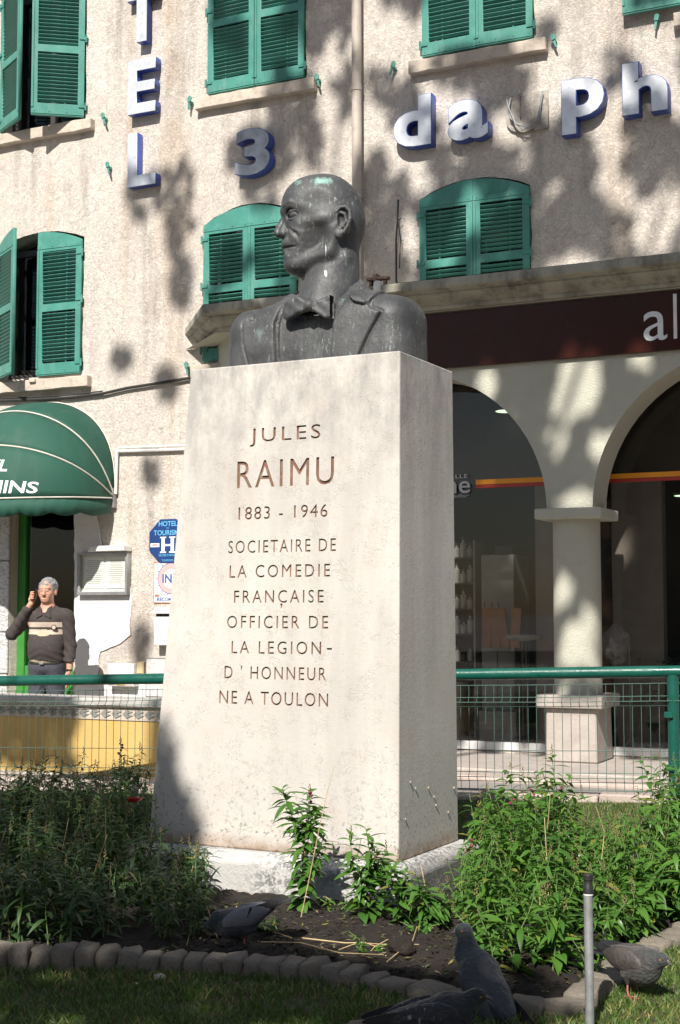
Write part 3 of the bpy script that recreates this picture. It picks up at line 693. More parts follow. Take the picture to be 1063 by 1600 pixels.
# glass front behind the arches
gy = .02
MB().box(-.6, 5.39, gy, gy + .008, .10, 3.19).build('pane', M['glass'], shop)
for u in (-.5, 1.72, 2.12, 5.0): pass
MB().box(-.62, 5.4, gy - .03, gy + .04, .035, .10).build('window_sill', M['whitepaint'], shop, .004)
M['orange'] = simple('orange film', (.80, .30, .01), .4, var=.05); M['redfilm'] = simple('red film', (.42, .035, .02), .4, var=.05)
MB().box(1.20, 5.3, gy - .006, gy - .002, 2.137, 2.176).build('orange_stripe', M['orange'], shop); MB().box(1.20, 5.3, gy - .006, gy - .002, 2.108, 2.134).build('red_stripe', M['redfilm'], shop)
gm = simple('pale glass lettering', (.5, .5, .52), .5)
shop_text('LLE', 712, 731, 741, 747, gm, .001, .0); shop_text('ne', 697, 735, 752, 771, gm, .001, .0, .002)
o = link('lettering', fit_box(text_mesh('quilleur', .2, .0005, 'lettering', shear=.4), *[fac(707, 779, .0)[0], fac(733, 779, .0)[0]], fac(720, 779, 0)[1], fac(720, 772, 0)[1]), gm, shop, (0, 0, 0))
# interior shell
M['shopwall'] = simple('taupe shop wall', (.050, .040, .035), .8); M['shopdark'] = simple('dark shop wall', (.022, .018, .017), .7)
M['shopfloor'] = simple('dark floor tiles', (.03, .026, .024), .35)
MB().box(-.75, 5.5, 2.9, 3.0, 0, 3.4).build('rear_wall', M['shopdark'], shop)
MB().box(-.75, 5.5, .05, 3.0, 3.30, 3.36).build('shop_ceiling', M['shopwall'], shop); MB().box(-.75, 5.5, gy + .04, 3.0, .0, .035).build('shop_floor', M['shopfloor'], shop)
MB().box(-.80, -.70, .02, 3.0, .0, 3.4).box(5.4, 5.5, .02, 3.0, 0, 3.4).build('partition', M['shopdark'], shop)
# bulkhead behind the upper glass: taupe panel that hides the ceiling
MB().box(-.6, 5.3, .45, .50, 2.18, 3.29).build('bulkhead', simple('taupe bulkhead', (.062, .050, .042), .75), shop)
# lighter pier and photo panel just inside
MB().box(1.60, 1.78, .30, .42, .035, 2.15).build('inner_pier', simple('grey pier', (.17, .145, .13), .7), shop)
MB().box(2.22, 2.62, .32, .44, .035, 2.15).build('inner_pier', bpy.data.materials['grey pier'], shop)
t = NT('dark portrait poster')
c = t.mix(t.ramp(t.noise(3.1, 3, .5), .45, .6), (.012, .009, .009), (.16, .085, .055)); c = t.mix(t.ramp(t.noise(9, 4, .6), .6, .75, 0, .6), c, (.25, .14, .08)); t.col(c).set(rough=.3)
MB().box(1.80, 2.2, .36, .37, .3, 2.0).build('photo_panel', t.m, shop)
# ceiling lights that are lit
t = NT('lit lamp'); t.col((.8, .85, .75)); t.p.inputs['Emission Color'].default_value = (.75, 1, .72, 1); t.p.inputs['Emission Strength'].default_value = 1.1; M['lit'] = t.m
for px, py, yy in ((792, 643, .28), (1009, 757, 2.0), (1070, 775, 2.0), (985, 807, 2.7)):
    if yy < 1:
        u, z = fac(px, py, -yy); z = z
    else:
        u, z = fac(px, py, -yy)
    MB().lathe([(.09, 0), (.09, .012)], 20).build('ceiling_light', M['lit'], shop, loc=(u, yy, z))
    MB().lathe([(.105, 0.004), (.095, .03), (.03, .034), (.02, 3.3 - z if yy > 1 else .3)], 20).build('lamp_ring', M['shopwall'], shop, loc=(u, yy, z))
# things in the shop
def inshop(name, u, yy, z, label, cat, group=None): return empty(name, FW(u, -yy, z), -TH, label, cat, group)
u0 = fac(718, 845, -.9)[0]; u1 = fac(747, 845, -.9)[0]; zt = fac(730, 845, -.9)[1]
M['shelfm'] = simple('dark shelf', (.06, .055, .05), .4); M['bottle'] = simple('bottle white', (.35, .34, .32), .35); M['cabw'] = simple('shop cabinet', (.26, .25, .24), .6)
sh = inshop('display_shelf', (u0 + u1) / 2 - .05, .9, .035, 'narrow glass shelf unit with bottles behind the shop window', 'shelf')
W2 = (u1 - u0) / 2 + .05
for sx in (-1, 1): MB().box(sx * W2 - .008, sx * W2 + .008, -.1, .1, 0, zt - .035).build('upright', M['cabw'], sh)
MB().box(-W2, W2, .09, .1, 0, zt - .04).build('back_panel', M['shopwall'], sh)
lev = [fac(732, y, -.9)[1] - .035 for y in (1035, 992, 953, 913, 873)]
for zz in lev: MB().box(-W2 + .009, W2 - .009, -.1, .089, zz, zz + .012).build('shelf', M['shelfm'], sh, .001)
for i, zz in enumerate(lev):
    for j in range(3):
        if i == 0 and j == 1: continue
        x = -W2 + .09 + j * (2 * W2 - .15) / 2; hh = .10 + .05 * ((i + j) % 2)
        b = empty('bottle', FW((u0 + u1) / 2 - .05 + x, -.86, .035 + zz + .012), -TH, '%s white bottle on the %s of the glass shelf unit' % (('left', 'middle', 'right')[j], ('lowest board', 'second lowest board', 'middle board', 'second highest board', 'topmost board')[i]), 'bottle', 'bottles on the shop shelf')
        MB().lathe([(.026, 0), (.028, .01), (.028, hh * .75), (.012, hh * .85), (.012, hh)], 14).build('flask', M['bottle'], b, smooth=True); MB().lathe([(.014, hh), (.014, hh + .025)], 10).build('stopper', M['shelfm'], b)
ua = fac(752, 900, -.8)[0]; ub_ = fac(803, 900, -.8)[0]; zt = fac(770, 867, -.8)[1]
cb = inshop('white_cabinet', (ua + ub_) / 2, .8, .035, 'tall pale cabinet behind the shop window beside the bottle shelf', 'cabinet')
Wc = (ub_ - ua) / 2
MB().box(-Wc, Wc, 0, .4, 0, zt - .035).build('body', M['cabw'], cb, .004)
MB().box(-Wc + .01, -.004, -.012, -.001, .05, .75).box(.004, Wc - .01, -.012, -.001, .05, .75).build('door', M['cabw'], cb, .002)
hb = inshop('black_box', (ua + ub_) / 2 + .02, .9, zt, 'small black box on top of the pale shop cabinet', 'box'); MB().box(-.09, .09, 0, .15, 0, .09).build('body', M['blackplastic'], hb, .012)
M['wood'] = simple('reddish wood', (.24, .105, .05), .5, var=.25, scale=12)
for i, (a, b, tl) in enumerate(((753, 767, 0), (769, 782, -4), (783, 796, -7), (797, 812, 3))):
    ua = fac(a, 1000, -.62)[0]; ub_ = fac(b, 1000, -.62)[0]; z0 = fac(a, 1012, -.62)[1]; z1 = fac(a, 950, -.62)[1]
    st_ = inshop('wooden_folder', (ua + ub_) / 2, .62, z0, ['reddish wooden folder hanging leftmost in the shop window', 'reddish wooden folder second from left in the shop window', 'tilted reddish wooden folder third from left in the shop window', 'wooden folder rightmost and half hidden in the shop window'][i], 'folder', 'wooden folders in the window')
    hw = (ub_ - ua) / 2; st_.rotation_euler = (0, R(tl), -TH)
    MB().box(-hw, hw, 0, .02, 0, z1 - z0).build('board', M['wood'], st_, .002); MB().tube([(-hw * .4, .01, z1 - z0 - .02), (-hw * .4, .01, z1 - z0 + .05)], .005, 6).build('hanger', M['shelfm'], st_)
u_, zt = fac(819, 992, -.22)
tb = inshop('bistro_table', u_, .22, .035, 'tall round pedestal table standing inside the shop window', 'table'); zt -= .035
MB().lathe([(.03, zt - .05), (.13, zt - .03), (.145, zt - .02), (.145, zt)], 28).build('table_top', M['cabw'], tb, .0, True)
MB().tube([(-.012, 0, .02), (-.012, 0, zt - .03)], .01, 8).tube([(.016, 0, .02), (.016, 0, zt - .03)], .008, 8).build('stem', M['shelfm'], tb, smooth=True); MB().lathe([(.17, 0), (.17, .012), (.04, .03), (.02, .06)], 28).build('foot', M['greymetal'], tb, smooth=True)
# white bench box
ua, z0 = fac(745, 1140, -.25); ub_, z1 = fac(803, 1113, -.25)
bx = inshop('white_box', ua, .30, .035, 'low white box standing at the foot of the shop window', 'box'); MB().box(0, ub_ - ua, 0, .3, 0, z1 - .035).box(.01, ub_ - ua - .01, -.008, 0, .03, z1 - .07).build('body', M['cabw'], bx, .006)
# wrapped bouquet on a wire stand
u_, zt = fac(968, 1000, -.12)
wb_ = inshop('wire_stand', u_, .14, .035, 'thin wire stand carrying a cellophane bundle behind the column', 'stand'); zt -= .035
MB().tube([(.07, 0, 0), (.07, 0, zt + .02), (-.05, 0, zt + .02)], .006, 6).tube([(.0, -.06, .0), (.07, 0, .12), (.14, .05, 0)], .006, 6).build('frame', M['cabw'], wb_)
t = NT('cellophane'); t.col((.5, .5, .5)).set(rough=.1, alpha=.35).bump(t.noise(30, 5), .02)
cel = empty('cellophane_bundle', FW(u_ - .03, -.14, zt + .0), -TH, 'crumpled clear cellophane bundle hanging on the wire stand', 'bundle')
bm = bmesh.new(); bmesh.ops.create_icosphere(bm, subdivisions=3, radius=.13)
for v in bm.verts: v.co *= 1 + rnd.uniform(-.16, .16); v.co.z *= 1.15; v.co.x *= .8
me = bpy.data.meshes.new('wrap'); bm.to_mesh(me); bm.free(); link('wrap', me, t.m, cel)
# dark potted plant behind glass on the right
pp = inshop('potted_plant', fac(1025, 1100, -.4)[0], .45, .035, 'dark leafy potted plant inside the right arch', 'plant')
MB().lathe([(.11, 0), (.14, .22), (.15, .23), (.13, .22)], 20).build('pot', M['shelfm'], pp, smooth=True)
vs_ = []; fs = []
for i in range(260):
    a = rnd.uniform(0, 6.28); r_ = rnd.uniform(.03, .30); z = rnd.uniform(.25, .75); d = Vector((math.cos(a), math.sin(a), rnd.uniform(-.3, .5))) * .07; s_ = Vector((-math.sin(a), math.cos(a), 0)) * .02
    p = Vector((r_ * math.cos(a), r_ * math.sin(a) * .8, z)); n = len(vs_); vs_ += [p - d * .5, p + s_, p + d * .5, p - s_]; fs.append((n, n + 1, n + 2, n + 3))
M['leafdk'] = simple('dark leaf', (.03, .07, .025), .5)
tag(MB().add(vs_, fs).build('foliage', M['leafdk'], pp), kind='stuff')
# old iron lamp bracket on the cornice
br = empty('rusty_bracket', FW(.66, .68, 3.655), -TH, 'small rusty iron bracket with white insulator on the shop cornice', 'bracket')
MB().box(-.09, .09, -.03, .03, .05, .075).box(-.07, -.05, -.02, .02, 0, .05).box(.05, .07, -.02, .02, 0, .05).box(-.03, .0, -.035, .035, .0, .10).build('iron_frame', simple('rusty iron', (.10, .06, .045), .8, var=.4), br, .002)
MB().lathe([(.028, -.05), (.034, -.02), (.028, .02), (.02, .03)], 14).build('insulator', M['whitepaint'], br, loc=(.02, -.06, -.0), smooth=True)
# ------------------------------------------------------------------ ground, street, terrace
def sheet(name, poly, z, m, th=None):
    if callable(z): vs_ = [(x, y, z(x, y)) for x, y in poly]
    else: vs_ = [(x, y, z) for x, y in poly]
    me = bpy.data.meshes.new(name); me.from_pydata(vs_, [], [tuple(range(len(poly)))]); o = link(name, me, m); return tag(o, kind='structure')
t = NT('street paving'); c = t.mix(t.ramp(t.noise(2, 5), .3, .7), (.22, .20, .185), (.30, .27, .25)); c = t.mix(t.ramp(t.noise(40, 4, .7), .55, .7, 0, .5), c, (.12, .11, .1)); t.col(c).set(rough=.9).bump(t.noise(60, 5), .004); M['paving'] = t.m
t = NT('pink kerb stone'); c = t.mix(t.ramp(t.noise(5, 5), .3, .7), (.36, .29, .25), (.50, .42, .37)); c = t.mix(t.ramp(t.noise(22, 5, .7), .55, .75, 0, .6), c, (.2, .17, .14)); t.col(c).set(rough=.9).bump(t.noise(45, 5, .7), .006); M['kerb'] = t.m
sheet('street', [(-900, -900), (900, -900), (900, 900), (-900, 900)], -.34, M['paving'])
def fpt(u, off): p = FW(u, off, 0); return (p.x, p.y)
# pavement in front of the facade, right part raised for the shop
def slab(name, us, offs, z0, z1, m, bev=.01):
    b = MB(); P = [fpt(us[0], offs[0]), fpt(us[1], offs[0]), fpt(us[1], offs[1]), fpt(us[0], offs[1])]
    b.add([(x, y, z) for z in (z0, z1) for x, y in P], [(0, 1, 2, 3), (7, 6, 5, 4), (0, 4, 5, 1), (1, 5, 6, 2), (2, 6, 7, 3), (3, 7, 4, 0)])
    return tag(b.build(name, m, bevel=bev), kind='structure')
slab('pavement', (-8, 9), (-.3 + .302, 4.6), -.36, -.335, M['paving'])
slab('terrace', (-.9, 9), (-.449 + .0, 1.15), -.3, .018, M['column_stone'])
for i in range(9):
    slab('kerb', (-.9 + i * 1.0, -.9 + i * 1.0 + .992), (1.153, 1.36), -.33, -.01 + rnd.uniform(-.003, .003), M['kerb'], .02)
slab('walkway', (.32, 9), (1.362, 2.62), -.33, -.045, M['paving'])
for i in range(9): slab('kerb', (-3.6 + i * .95, -3.6 + i * .95 + .942), (2.62, 2.80), -.33, -.02 + rnd.uniform(-.003, .003), M['kerb'], .018)
slab('path', (-4, 9), (2.80, 3.5), -.33, -.05, M['paving'])
# yellow parapet wall with a patterned border
yw = empty('yellow_wall', FW(-1.7, 2.2, 0), -TH, 'low yellow parapet wall with grey leaf frieze and stone coping', 'wall')
t = NT('yellow render'); c = t.mix(t.ramp(t.noise(2.5, 5), .3, .7), (.50, .335, .10), (.57, .395, .14)); c = t.mix(t.ramp(t.noise(4, 5, .7, t.scaled(1, 1, .3)), .55, .8, 0, .4), c, (.35, .25, .12)); t.col(c).set(rough=.85).bump(t.noise(60, 4), .003)
MB().box(-2.6, 2.0, -.11, .11, -.04, .36).build('wall_body', t.m, yw)
MB().box(-2.6, 2.01, -.13, .13, -.33, -.03).build('plinth', M['stone_sill'], yw, .01)
MB().box(-2.62, 2.02, -.118, .118, .361, .45).build('frieze', M['stone_sill'], yw)
MB().box(-2.64, 2.04, -.15, .15, .451, .51).build('coping', simple('grey coping', (.42, .40, .37), .85, dirt=(.15, .14, .13), dirtamt=.6, scale=8, bump=.005), yw, .012)
lf = MB()
for i in range(50):
    x = -2.55 + i * .092
    for s_ in (0, 1): lf.prism([(x + .0, .405), (x + .035, .405 + (.03 if s_ else -.03)), (x + .085, .408 + (.012 if s_ else -.012)), (x + .04, .405)] if not s_ else [(x + .0, .405), (x + .04, .406), (x + .085, .42), (x + .035, .435)], -.124, -.117)
tag(lf.build('frieze_leaves', simple('dark frieze relief', (.22, .215, .20), .8), yw), kind='stuff')
# ------------------------------------------------------------------ garden
FL = atY(0, 1215, 9.45); FR = atY(1063, 1226, 8.2)      # foot of the fence at both picture edges
FL.z = -.01; FR.z = .075
fd = (FR - FL); fd2 = Vector((fd.x, fd.y, 0)).normalized(); FYAW = math.atan2(fd2.y, fd2.x)
def gz(x, y):
    tt = (x - FL.x) / (FR.x - FL.x); yb = FL.y + (FR.y - FL.y) * tt; zb = FL.z + (FR.z - FL.z) * tt - .04
    k = max(0.0, min(1.0, (y - 5.2) / max(.5, yb - 5.2))); return zb * k
t = NT('lawn earth'); c = t.mix(t.ramp(t.noise(3, 5), .35, .65), (.05, .075, .018), (.085, .09, .03)); c = t.mix(t.ramp(t.noise(35, 5, .7), .45, .6), (.07, .05, .032), c); t.col(c).set(rough=.95).bump(t.noise(60, 5), .01); M['lawn'] = t.m
t = NT('soil'); c = t.mix(t.ramp(t.noise(14, 6, .7), .3, .7), (.009, .006, .0045), (.030, .020, .014)); c = t.mix(t.ramp(t.noise(90, 3), .68, .75, 0, .8), c, (.16, .12, .08)); t.col(c).set(rough=.95).bump(t.noise(60, 6, .75), .012); M['soil'] = t.m
def patch(name, x0, x1, y0, y1, st_, zf, m):
    nx = int((x1 - x0) / st_) + 1; ny = int((y1 - y0) / st_) + 1; vs_ = []; fs = []
    for j in range(ny):
        for i in range(nx): x = x0 + i * st_; y = y0 + j * st_; vs_.append((x, y, zf(x, y)))
    for j in range(ny - 1):
        for i in range(nx - 1):
            q0 = j * nx + i; fs.append((q0, q0 + 1, q0 + nx + 1, q0 + nx))
    me = bpy.data.meshes.new(name); me.from_pydata(vs_, [], fs); me.polygons.foreach_set('use_smooth', [True] * len(fs)); return tag(link(name, me, m), kind='structure')
def fence_y(x): tt = (x - FL.x) / (FR.x - FL.x); return FL.y + (FR.y - FL.y) * tt
import mathutils.noise as mn
# lawn: clipped behind by the fence footing
nx = 60; ny = 70; vs_ = []; fs = []
for j in range(ny + 1):
    for i in range(nx + 1):
        x = -5 + 10 * i / nx; yb = fence_y(x) - .06; y = -1.5 + (yb + 1.5) * j / ny
        vs_.append((x, y, gz(x, y) + .012 * mn.noise(Vector((x * 2.2, y * 2.2, 0)))))
for j in range(ny):
    for i in range(nx): q0 = j * (nx + 1) + i; fs.append((q0, q0 + 1, q0 + nx + 2, q0 + nx + 1))
me = bpy.data.meshes.new('lawn'); me.from_pydata(vs_, [], fs); me.polygons.foreach_set('use_smooth', [True] * len(fs)); tag(link('lawn', me, M['lawn']), kind='structure')
tag(MB().box(-5, 5, -1.6, -1.5, -.34, 0).box(-5.02, -5, -1.5, 9.9, -.34, 0).box(5, 5.02, -1.5, 7.4, -.34, 0).build('garden_edge', M['kerb']), kind='structure')
# flower bed outline: from the front edge round the right corner
EDGE = [(-2.6, 4.85), (-1.95, 4.68), (-1.45, 4.59), (-1.06, 4.54), (-.56, 4.52), (-.3, 4.48), (-.06, 4.40), (.14, 4.29), (.31, 4.16), (.48, 4.07), (.60, 4.03), (.69, 4.13), (.80, 4.36), (.95, 4.64), (1.13, 4.90), (1.36, 5.2), (1.8, 5.5), (2.3, 5.8)]
def catmull(P, n=14):
    o = []
    for i in range(len(P) - 1):
        p0 = P[max(i - 1, 0)]; p1 = P[i]; p2 = P[i + 1]; p3 = P[min(i + 2, len(P) - 1)]
        for k in range(n):
            t_ = k / n
            o.append(tuple(.5 * ((2 * p1[a]) + (-p0[a] + p2[a]) * t_ + (2 * p0[a] - 5 * p1[a] + 4 * p2[a] - p3[a]) * t_ * t_ + (-p0[a] + 3 * p1[a] - 3 * p2[a] + p3[a]) * t_ ** 3) for a in range(2)))
    o.append(P[-1]); return o
EC = catmull(EDGE)
BACK = [(2.2, 6.9), (1.2, 6.75), (.75, 6.75), (-.8, 7.5), (-2.6, 7.7)]
BED = EC + BACK
def inpoly(x, y, P):
    c = False; j = len(P) - 1
    for i in range(len(P)):
        xi, yi = P[i]; xj, yj = P[j]
        if (yi > y) != (yj > y) and x < (xj - xi) * (y - yi) / (yj - yi) + xi: c = not c
        j = i
    return c
def edist(x, y): return min(math.hypot(x - a, y - b) for a, b in EC[::3])
def soilz(x, y):
    ins = inpoly(x, y, BED); d = edist(x, y)
    h = gz(x, y) - .03 + (min(1, d / .12) * .055 if ins else 0)
    return h + (.016 * mn.noise(Vector((x * 9, y * 9, 3))) + .012 * mn.noise(Vector((x * 26, y * 26, 5))) + .007 * mn.noise(Vector((x * 55, y * 55, 5))) if ins else 0)
patch('flower_bed_soil', -2.6, 2.3, 3.9, 7.6, .025, soilz, M['soil'])
# edging stones, one by one
eg = empty('bed_edging', (0, 4.6, 0), 0, 'curved row of rounded grey brown stones edging the flower bed', 'edging')
acc = [0.0]
for a, b in zip(EC[:-1], EC[1:]): acc.append(acc[-1] + math.hypot(b[0] - a[0], b[1] - a[1]))
def along(s):
    for i in range(len(acc) - 1):
        if acc[i + 1] >= s: t_ = (s - acc[i]) / (acc[i + 1] - acc[i]); a, b = EC[i], EC[i + 1]; return a[0] + (b[0] - a[0]) * t_, a[1] + (b[1] - a[1]) * t_, math.atan2(b[1] - a[1], b[0] - a[0])
    return EC[-1][0], EC[-1][1], 0.3
t = NT('edging stone'); c = t.mix(t.ramp(t.noise(9, 5), .3, .7), (.28, .235, .185), (.44, .375, .30)); c = t.mix(t.ramp(t.rand(), 0, 1, 0, .45), c, (.30, .27, .22)); c = t.mix(t.ramp(t.noise(40, 5, .7), .5, .7, 0, .6), c, (.09, .08, .06)); t.col(c).set(rough=.92).bump(t.noise(70, 6, .7), .008); M['edgestone'] = t.m
stone_me = []
for v in range(5):
    bm = bmesh.new(); bmesh.ops.create_cube(bm, size=1); bmesh.ops.bevel(bm, geom=[e for e in bm.edges], offset=.22, segments=2, affect='EDGES', profile=.6)
    for q in bm.verts: q.co += Vector((mn.noise(q.co * 2.2 + Vector((v * 5, 0, 0))), mn.noise(q.co * 2.2 + Vector((0, v * 7, 0))), mn.noise(q.co * 2.2 + Vector((0, 0, v * 3))))) * .13
    me = bpy.data.meshes.new('stone'); bm.to_mesh(me); bm.free(); me.materials.append(M['edgestone']); me.polygons.foreach_set('use_smooth', [True] * len(me.polygons)); stone_me.append(me)
s = .3; k = 0
while s < acc[-1] - .1:
    x, y, a = along(s); right = x > .12
    w_ = rnd.uniform(.062, .078) if not right else rnd.uniform(.09, .15)
    x, y, a = along(s + w_ / 2)
    h_ = (.105 if x < -.6 else (.085 if x < .1 else .068)) * rnd.uniform(.92, 1.06)
    o = link('stone', stone_me[k % 5], None, eg, (x, y - 4.6, gz(x, y) + h_ * .5 - .035), (R(rnd.uniform(-4, 4)), R(rnd.uniform(-5, 5)), a + R(rnd.uniform(-6, 6)) + (math.pi if k % 2 else 0)))
    o.scale = (w_ * 1.0, .105 if not right else .10, h_); s += w_ * .985; k += 1
# ------------------------------------------------------------------ fence
fn = empty('mesh_fence', FL, FYAW, 'green welded mesh fence with round top rail running behind the monument', 'fence')
Lf = math.hypot(fd.x, fd.y); slope = (FR.z - FL.z) / Lf
RL = atY(0, 1064, FL.y); RR = atY(1063, 1049, FR.y)
def rz(x): return RL.z - FL.z + (RR.z - FL.z - (RL.z - FL.z)) * x / Lf
X0, X1 = -.7, Lf + .9
MB().tube([(X0, 0, rz(X0)), (Lf * .99, 0, rz(Lf * .99)), (X1, 0, rz(X1))], .034, 16).build('top_rail', M['railgreen'], fn, smooth=True)
for x in (-.6, Lf * .485, Lf * .993):
    MB().tube([(x, 0, slope * x - .05), (x, 0, rz(x) - .02)], .034 if x > 1 else .03, 14).build('post', M['railgreen'], fn, smooth=True)
    if x > Lf * .9:
        for zz in (.22, .52): MB().box(-.03, .02, -.05, -.02, zz, zz + .035).build('clamp', M['railgreen'], fn, .003, loc=(x - .02, 0, 0))
Hm_ = .60
def wy(z):                                   # folded profile of the mesh
    f = 0
    for zc in (.075, Hm_ - .10): f = max(f, 1 - abs(z - zc) / .026) if abs(z - zc) < .026 else f
    return -.028 * f
prof_ = [0, .049, .075, .101, .3, Hm_ - .126, Hm_ - .10, Hm_ - .074, Hm_]
vw = MB().tube([(0, wy(z) , z) for z in prof_], .0020, 5).mesh('vertical_wire', smooth=True); vw.materials.append(M['wire'])
x = X0 + .05; k = 0
while x < X1:
    px_ = 0
    zt_ = rz(x) - .035 - .02 - slope * x
    o = link('vertical_wire', vw, None, fn, (x, 0, slope * x + .012)); o.scale = (1, 1, (rz(x) - slope * x - .075) / Hm_); x += .0505
for zz in (.004, .049, .101, .075, .225, .35, Hm_ - .126, Hm_ - .10, Hm_ - .074, Hm_ - .004):
    if zz in (.35,): continue
    p = []
    for i in range(12):
        x = X0 + (X1 - X0) * i / 11; sc = (rz(x) - slope * x - .075) / Hm_; p.append((x, wy(zz) - .0035, slope * x + .012 + zz * sc + (.002 * math.sin(i * 2.1))))
    MB().tube(p, .0022, 5).build('horizontal_wire', M['wire'], fn, smooth=True)
# footing kerb stones under the fence
x = X0 - .3; 
while x < X1:
    w_ = .7; p = FL + fd2 * (x + w_ / 2); 
    tag(MB().box(-w_ / 2 + .004, w_ / 2 - .004, -.05, .09, -.3, -.008 + rnd.uniform(-.003, .003)).build('fence_kerb', M['kerb'], loc=(p.x, p.y, FL.z + slope * (x + w_ / 2)), rot=(0, 0, FYAW), bevel=.008), kind='structure'); x += w_
# white capped marker post behind the left bed
mp = empty('marker_post', atY(213, 1262, 7.9) * 1.0, 0, 'short white stake with dark cap in front of the fence', 'stake'); mp.location.z = gz(mp.location.x, 7.9)
MB().tube([(0, 0, 0), (0, 0, .20)], .014, 10).build('stake', M['whitepaint'], mp, smooth=True); MB().tube([(0, 0, .20), (0, 0, .235)], .017, 10).build('stake_cap', M['blackplastic'], mp, smooth=True)
# ------------------------------------------------------------------ monument
PYAW = R(-26.92); PB = Vector((-.15, 5.943, 0)); ZB = .17; ZT = 2.127
PMI = Matrix.Rotation(-PYAW, 4, 'Z') @ Matrix.Translation(-PB)
WB, DB, WTp, DT = 1.132, .594, .966, .538; TX, TY = .065, .0375
ped = empty('stone_pedestal', PB, PYAW, 'tall tapering limestone pedestal with carved dedication carrying the bronze bust', 'pedestal')
t = NT('carved limestone')
c = t.mix(t.ramp(t.noise(1.8, 5), .3, .7), (.485, .455, .42), (.565, .535, .495))
wv = t.n('ShaderNodeVectorMath', operation='ADD', inp={0: t.co, 1: t.n('ShaderNodeVectorMath', operation='SCALE', inp={0: t.n('ShaderNodeTexNoise', inp={'Vector': t.co, 'Scale': 9.0, 'Detail': 2}).outputs['Color'], 'Scale': .35}).outputs[0]}).outputs[0]
sq = t.math('ABSOLUTE', t.math('SUBTRACT', t.noise(34, 1.5, .5, wv), .5)); area = t.ramp(t.noise(13, 2), .50, .60)
sqm = t.math('MULTIPLY', t.ramp(sq, .008, .022, .5, 0), area)
c = t.mix(sqm, c, (.40, .34, .28))
c = t.mix(t.ramp(t.noise(28, 3, .6), .60, .72, 0, .45), c, (.50, .43, .35)); c = t.mix(t.ramp(t.noise(6, 3, .6), .56, .75, 0, .30), c, (.58, .45, .36))
sp = t.vor(42); c = t.mix(t.math('MULTIPLY', t.ramp(sp, .04, .12, .8, 0), t.ramp(t.noise(3.5, 3), .48, .62)), c, (.10, .09, .08))
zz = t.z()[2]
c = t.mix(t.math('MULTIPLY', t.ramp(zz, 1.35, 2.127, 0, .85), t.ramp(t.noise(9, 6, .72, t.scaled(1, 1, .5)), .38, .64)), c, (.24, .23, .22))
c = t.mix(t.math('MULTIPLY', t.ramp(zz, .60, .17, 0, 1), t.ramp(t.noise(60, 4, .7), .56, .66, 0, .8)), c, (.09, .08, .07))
c = t.mix(t.math('MULTIPLY', t.ramp(zz, .235, .165, 0, 1), t.ramp(t.noise(20, 4), .3, .6, .3, .9)), c, (.20, .10, .035))
c = t.mix(t.ramp(t.noise(4, 5, .65, t.scaled(1, 1, .12)), .48, .75, 0, .5), c, (.30, .285, .27))
h = t.math('ADD', t.math('MULTIPLY', t.noise(55, 5, .7), .7), t.math('ADD', t.math('MULTIPLY', sqm, -.6), t.math('MULTIPLY', t.ramp(t.vor(42), .03, .14), .6)))
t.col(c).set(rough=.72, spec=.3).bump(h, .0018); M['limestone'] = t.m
M['groove'] = simple('red brown letter paint', (.17, .088, .058), .85, var=.3, scale=8, dirt=(.30, .26, .22), dirtamt=.6)
def fy(z): k = (z - ZB) / (ZT - ZB); return (-DB / 2) + k * ((-DT / 2 + TY) + DB / 2)
def pedp(px, py):                            # photo point on the tilted front face -> local x, z
    d = ray(px, py); a = PMI @ CP; b = (PMI.to_3x3() @ d); lo, hi = 1.0, 12.0
    for _ in range(40):
        m_ = (lo + hi) / 2; p = a + b * m_
        if p.y < fy(p.z): lo = m_
        else: hi = m_
    return p.x, p.z
bm = bmesh.new(); vs_ = []
for (w_, d_, z, ox, oy) in ((WB, DB, ZB, 0, 0), (WTp, DT, ZT, TX, TY)):
    for a, b in ((-1, -1), (1, -1), (1, 1), (-1, 1)): vs_.append(bm.verts.new((a * w_ / 2 + ox, b * d_ / 2 + oy, z)))
for f in ((3, 2, 1, 0), (4, 5, 6, 7), (0, 1, 5, 4), (1, 2, 6, 5), (2, 3, 7, 6), (3, 0, 4, 7)): bm.faces.new([vs_[i] for i in f])
bmesh.ops.bevel(bm, geom=[e for e in bm.edges], offset=.006, segments=2, affect='EDGES', profile=.5)
me = bpy.data.meshes.new('stone_block'); bm.to_mesh(me); bm.free(); me.materials.append(M['limestone']); me.materials.append(M['groove'])
LINES = [('JULES', 391, 501, 666, 695, 1.25), ('RAIMU', 371, 522, 717, 760, 1.2), ('1883 - 1946', 373, 512, 790, 810, 1.15), ('SOCIETAIRE DE', 357, 525, 843, 863, 1.25),
         ('LA COMEDIE', 359, 516, 882, 902, 1.3), ('FRANCAISE', 366, 506, 922, 942, 1.3), ('OFFICIER DE', 355, 513, 962, 982, 1.3), ('LA LEGION', 362, 502, 1002, 1022, 1.3),
         ("D ' HONNEUR", 351, 510, 1041, 1062, 1.25), ('NE A TOULON', 343, 513, 1081, 1102, 1.2)]
bj = bmesh.new()
def addcut(tm):
    co = np.zeros(len(tm.vertices) * 3); tm.vertices.foreach_get('co', co); co = co.reshape(-1, 3)
    co[:, 1] = np.array([fy(z) for z in co[:, 2]]) + np.where(co[:, 1] > 0, .0075, -.02)
    tm.vertices.foreach_set('co', co.ravel()); tm.update(); bj.from_mesh(tm); bpy.data.meshes.remove(tm)
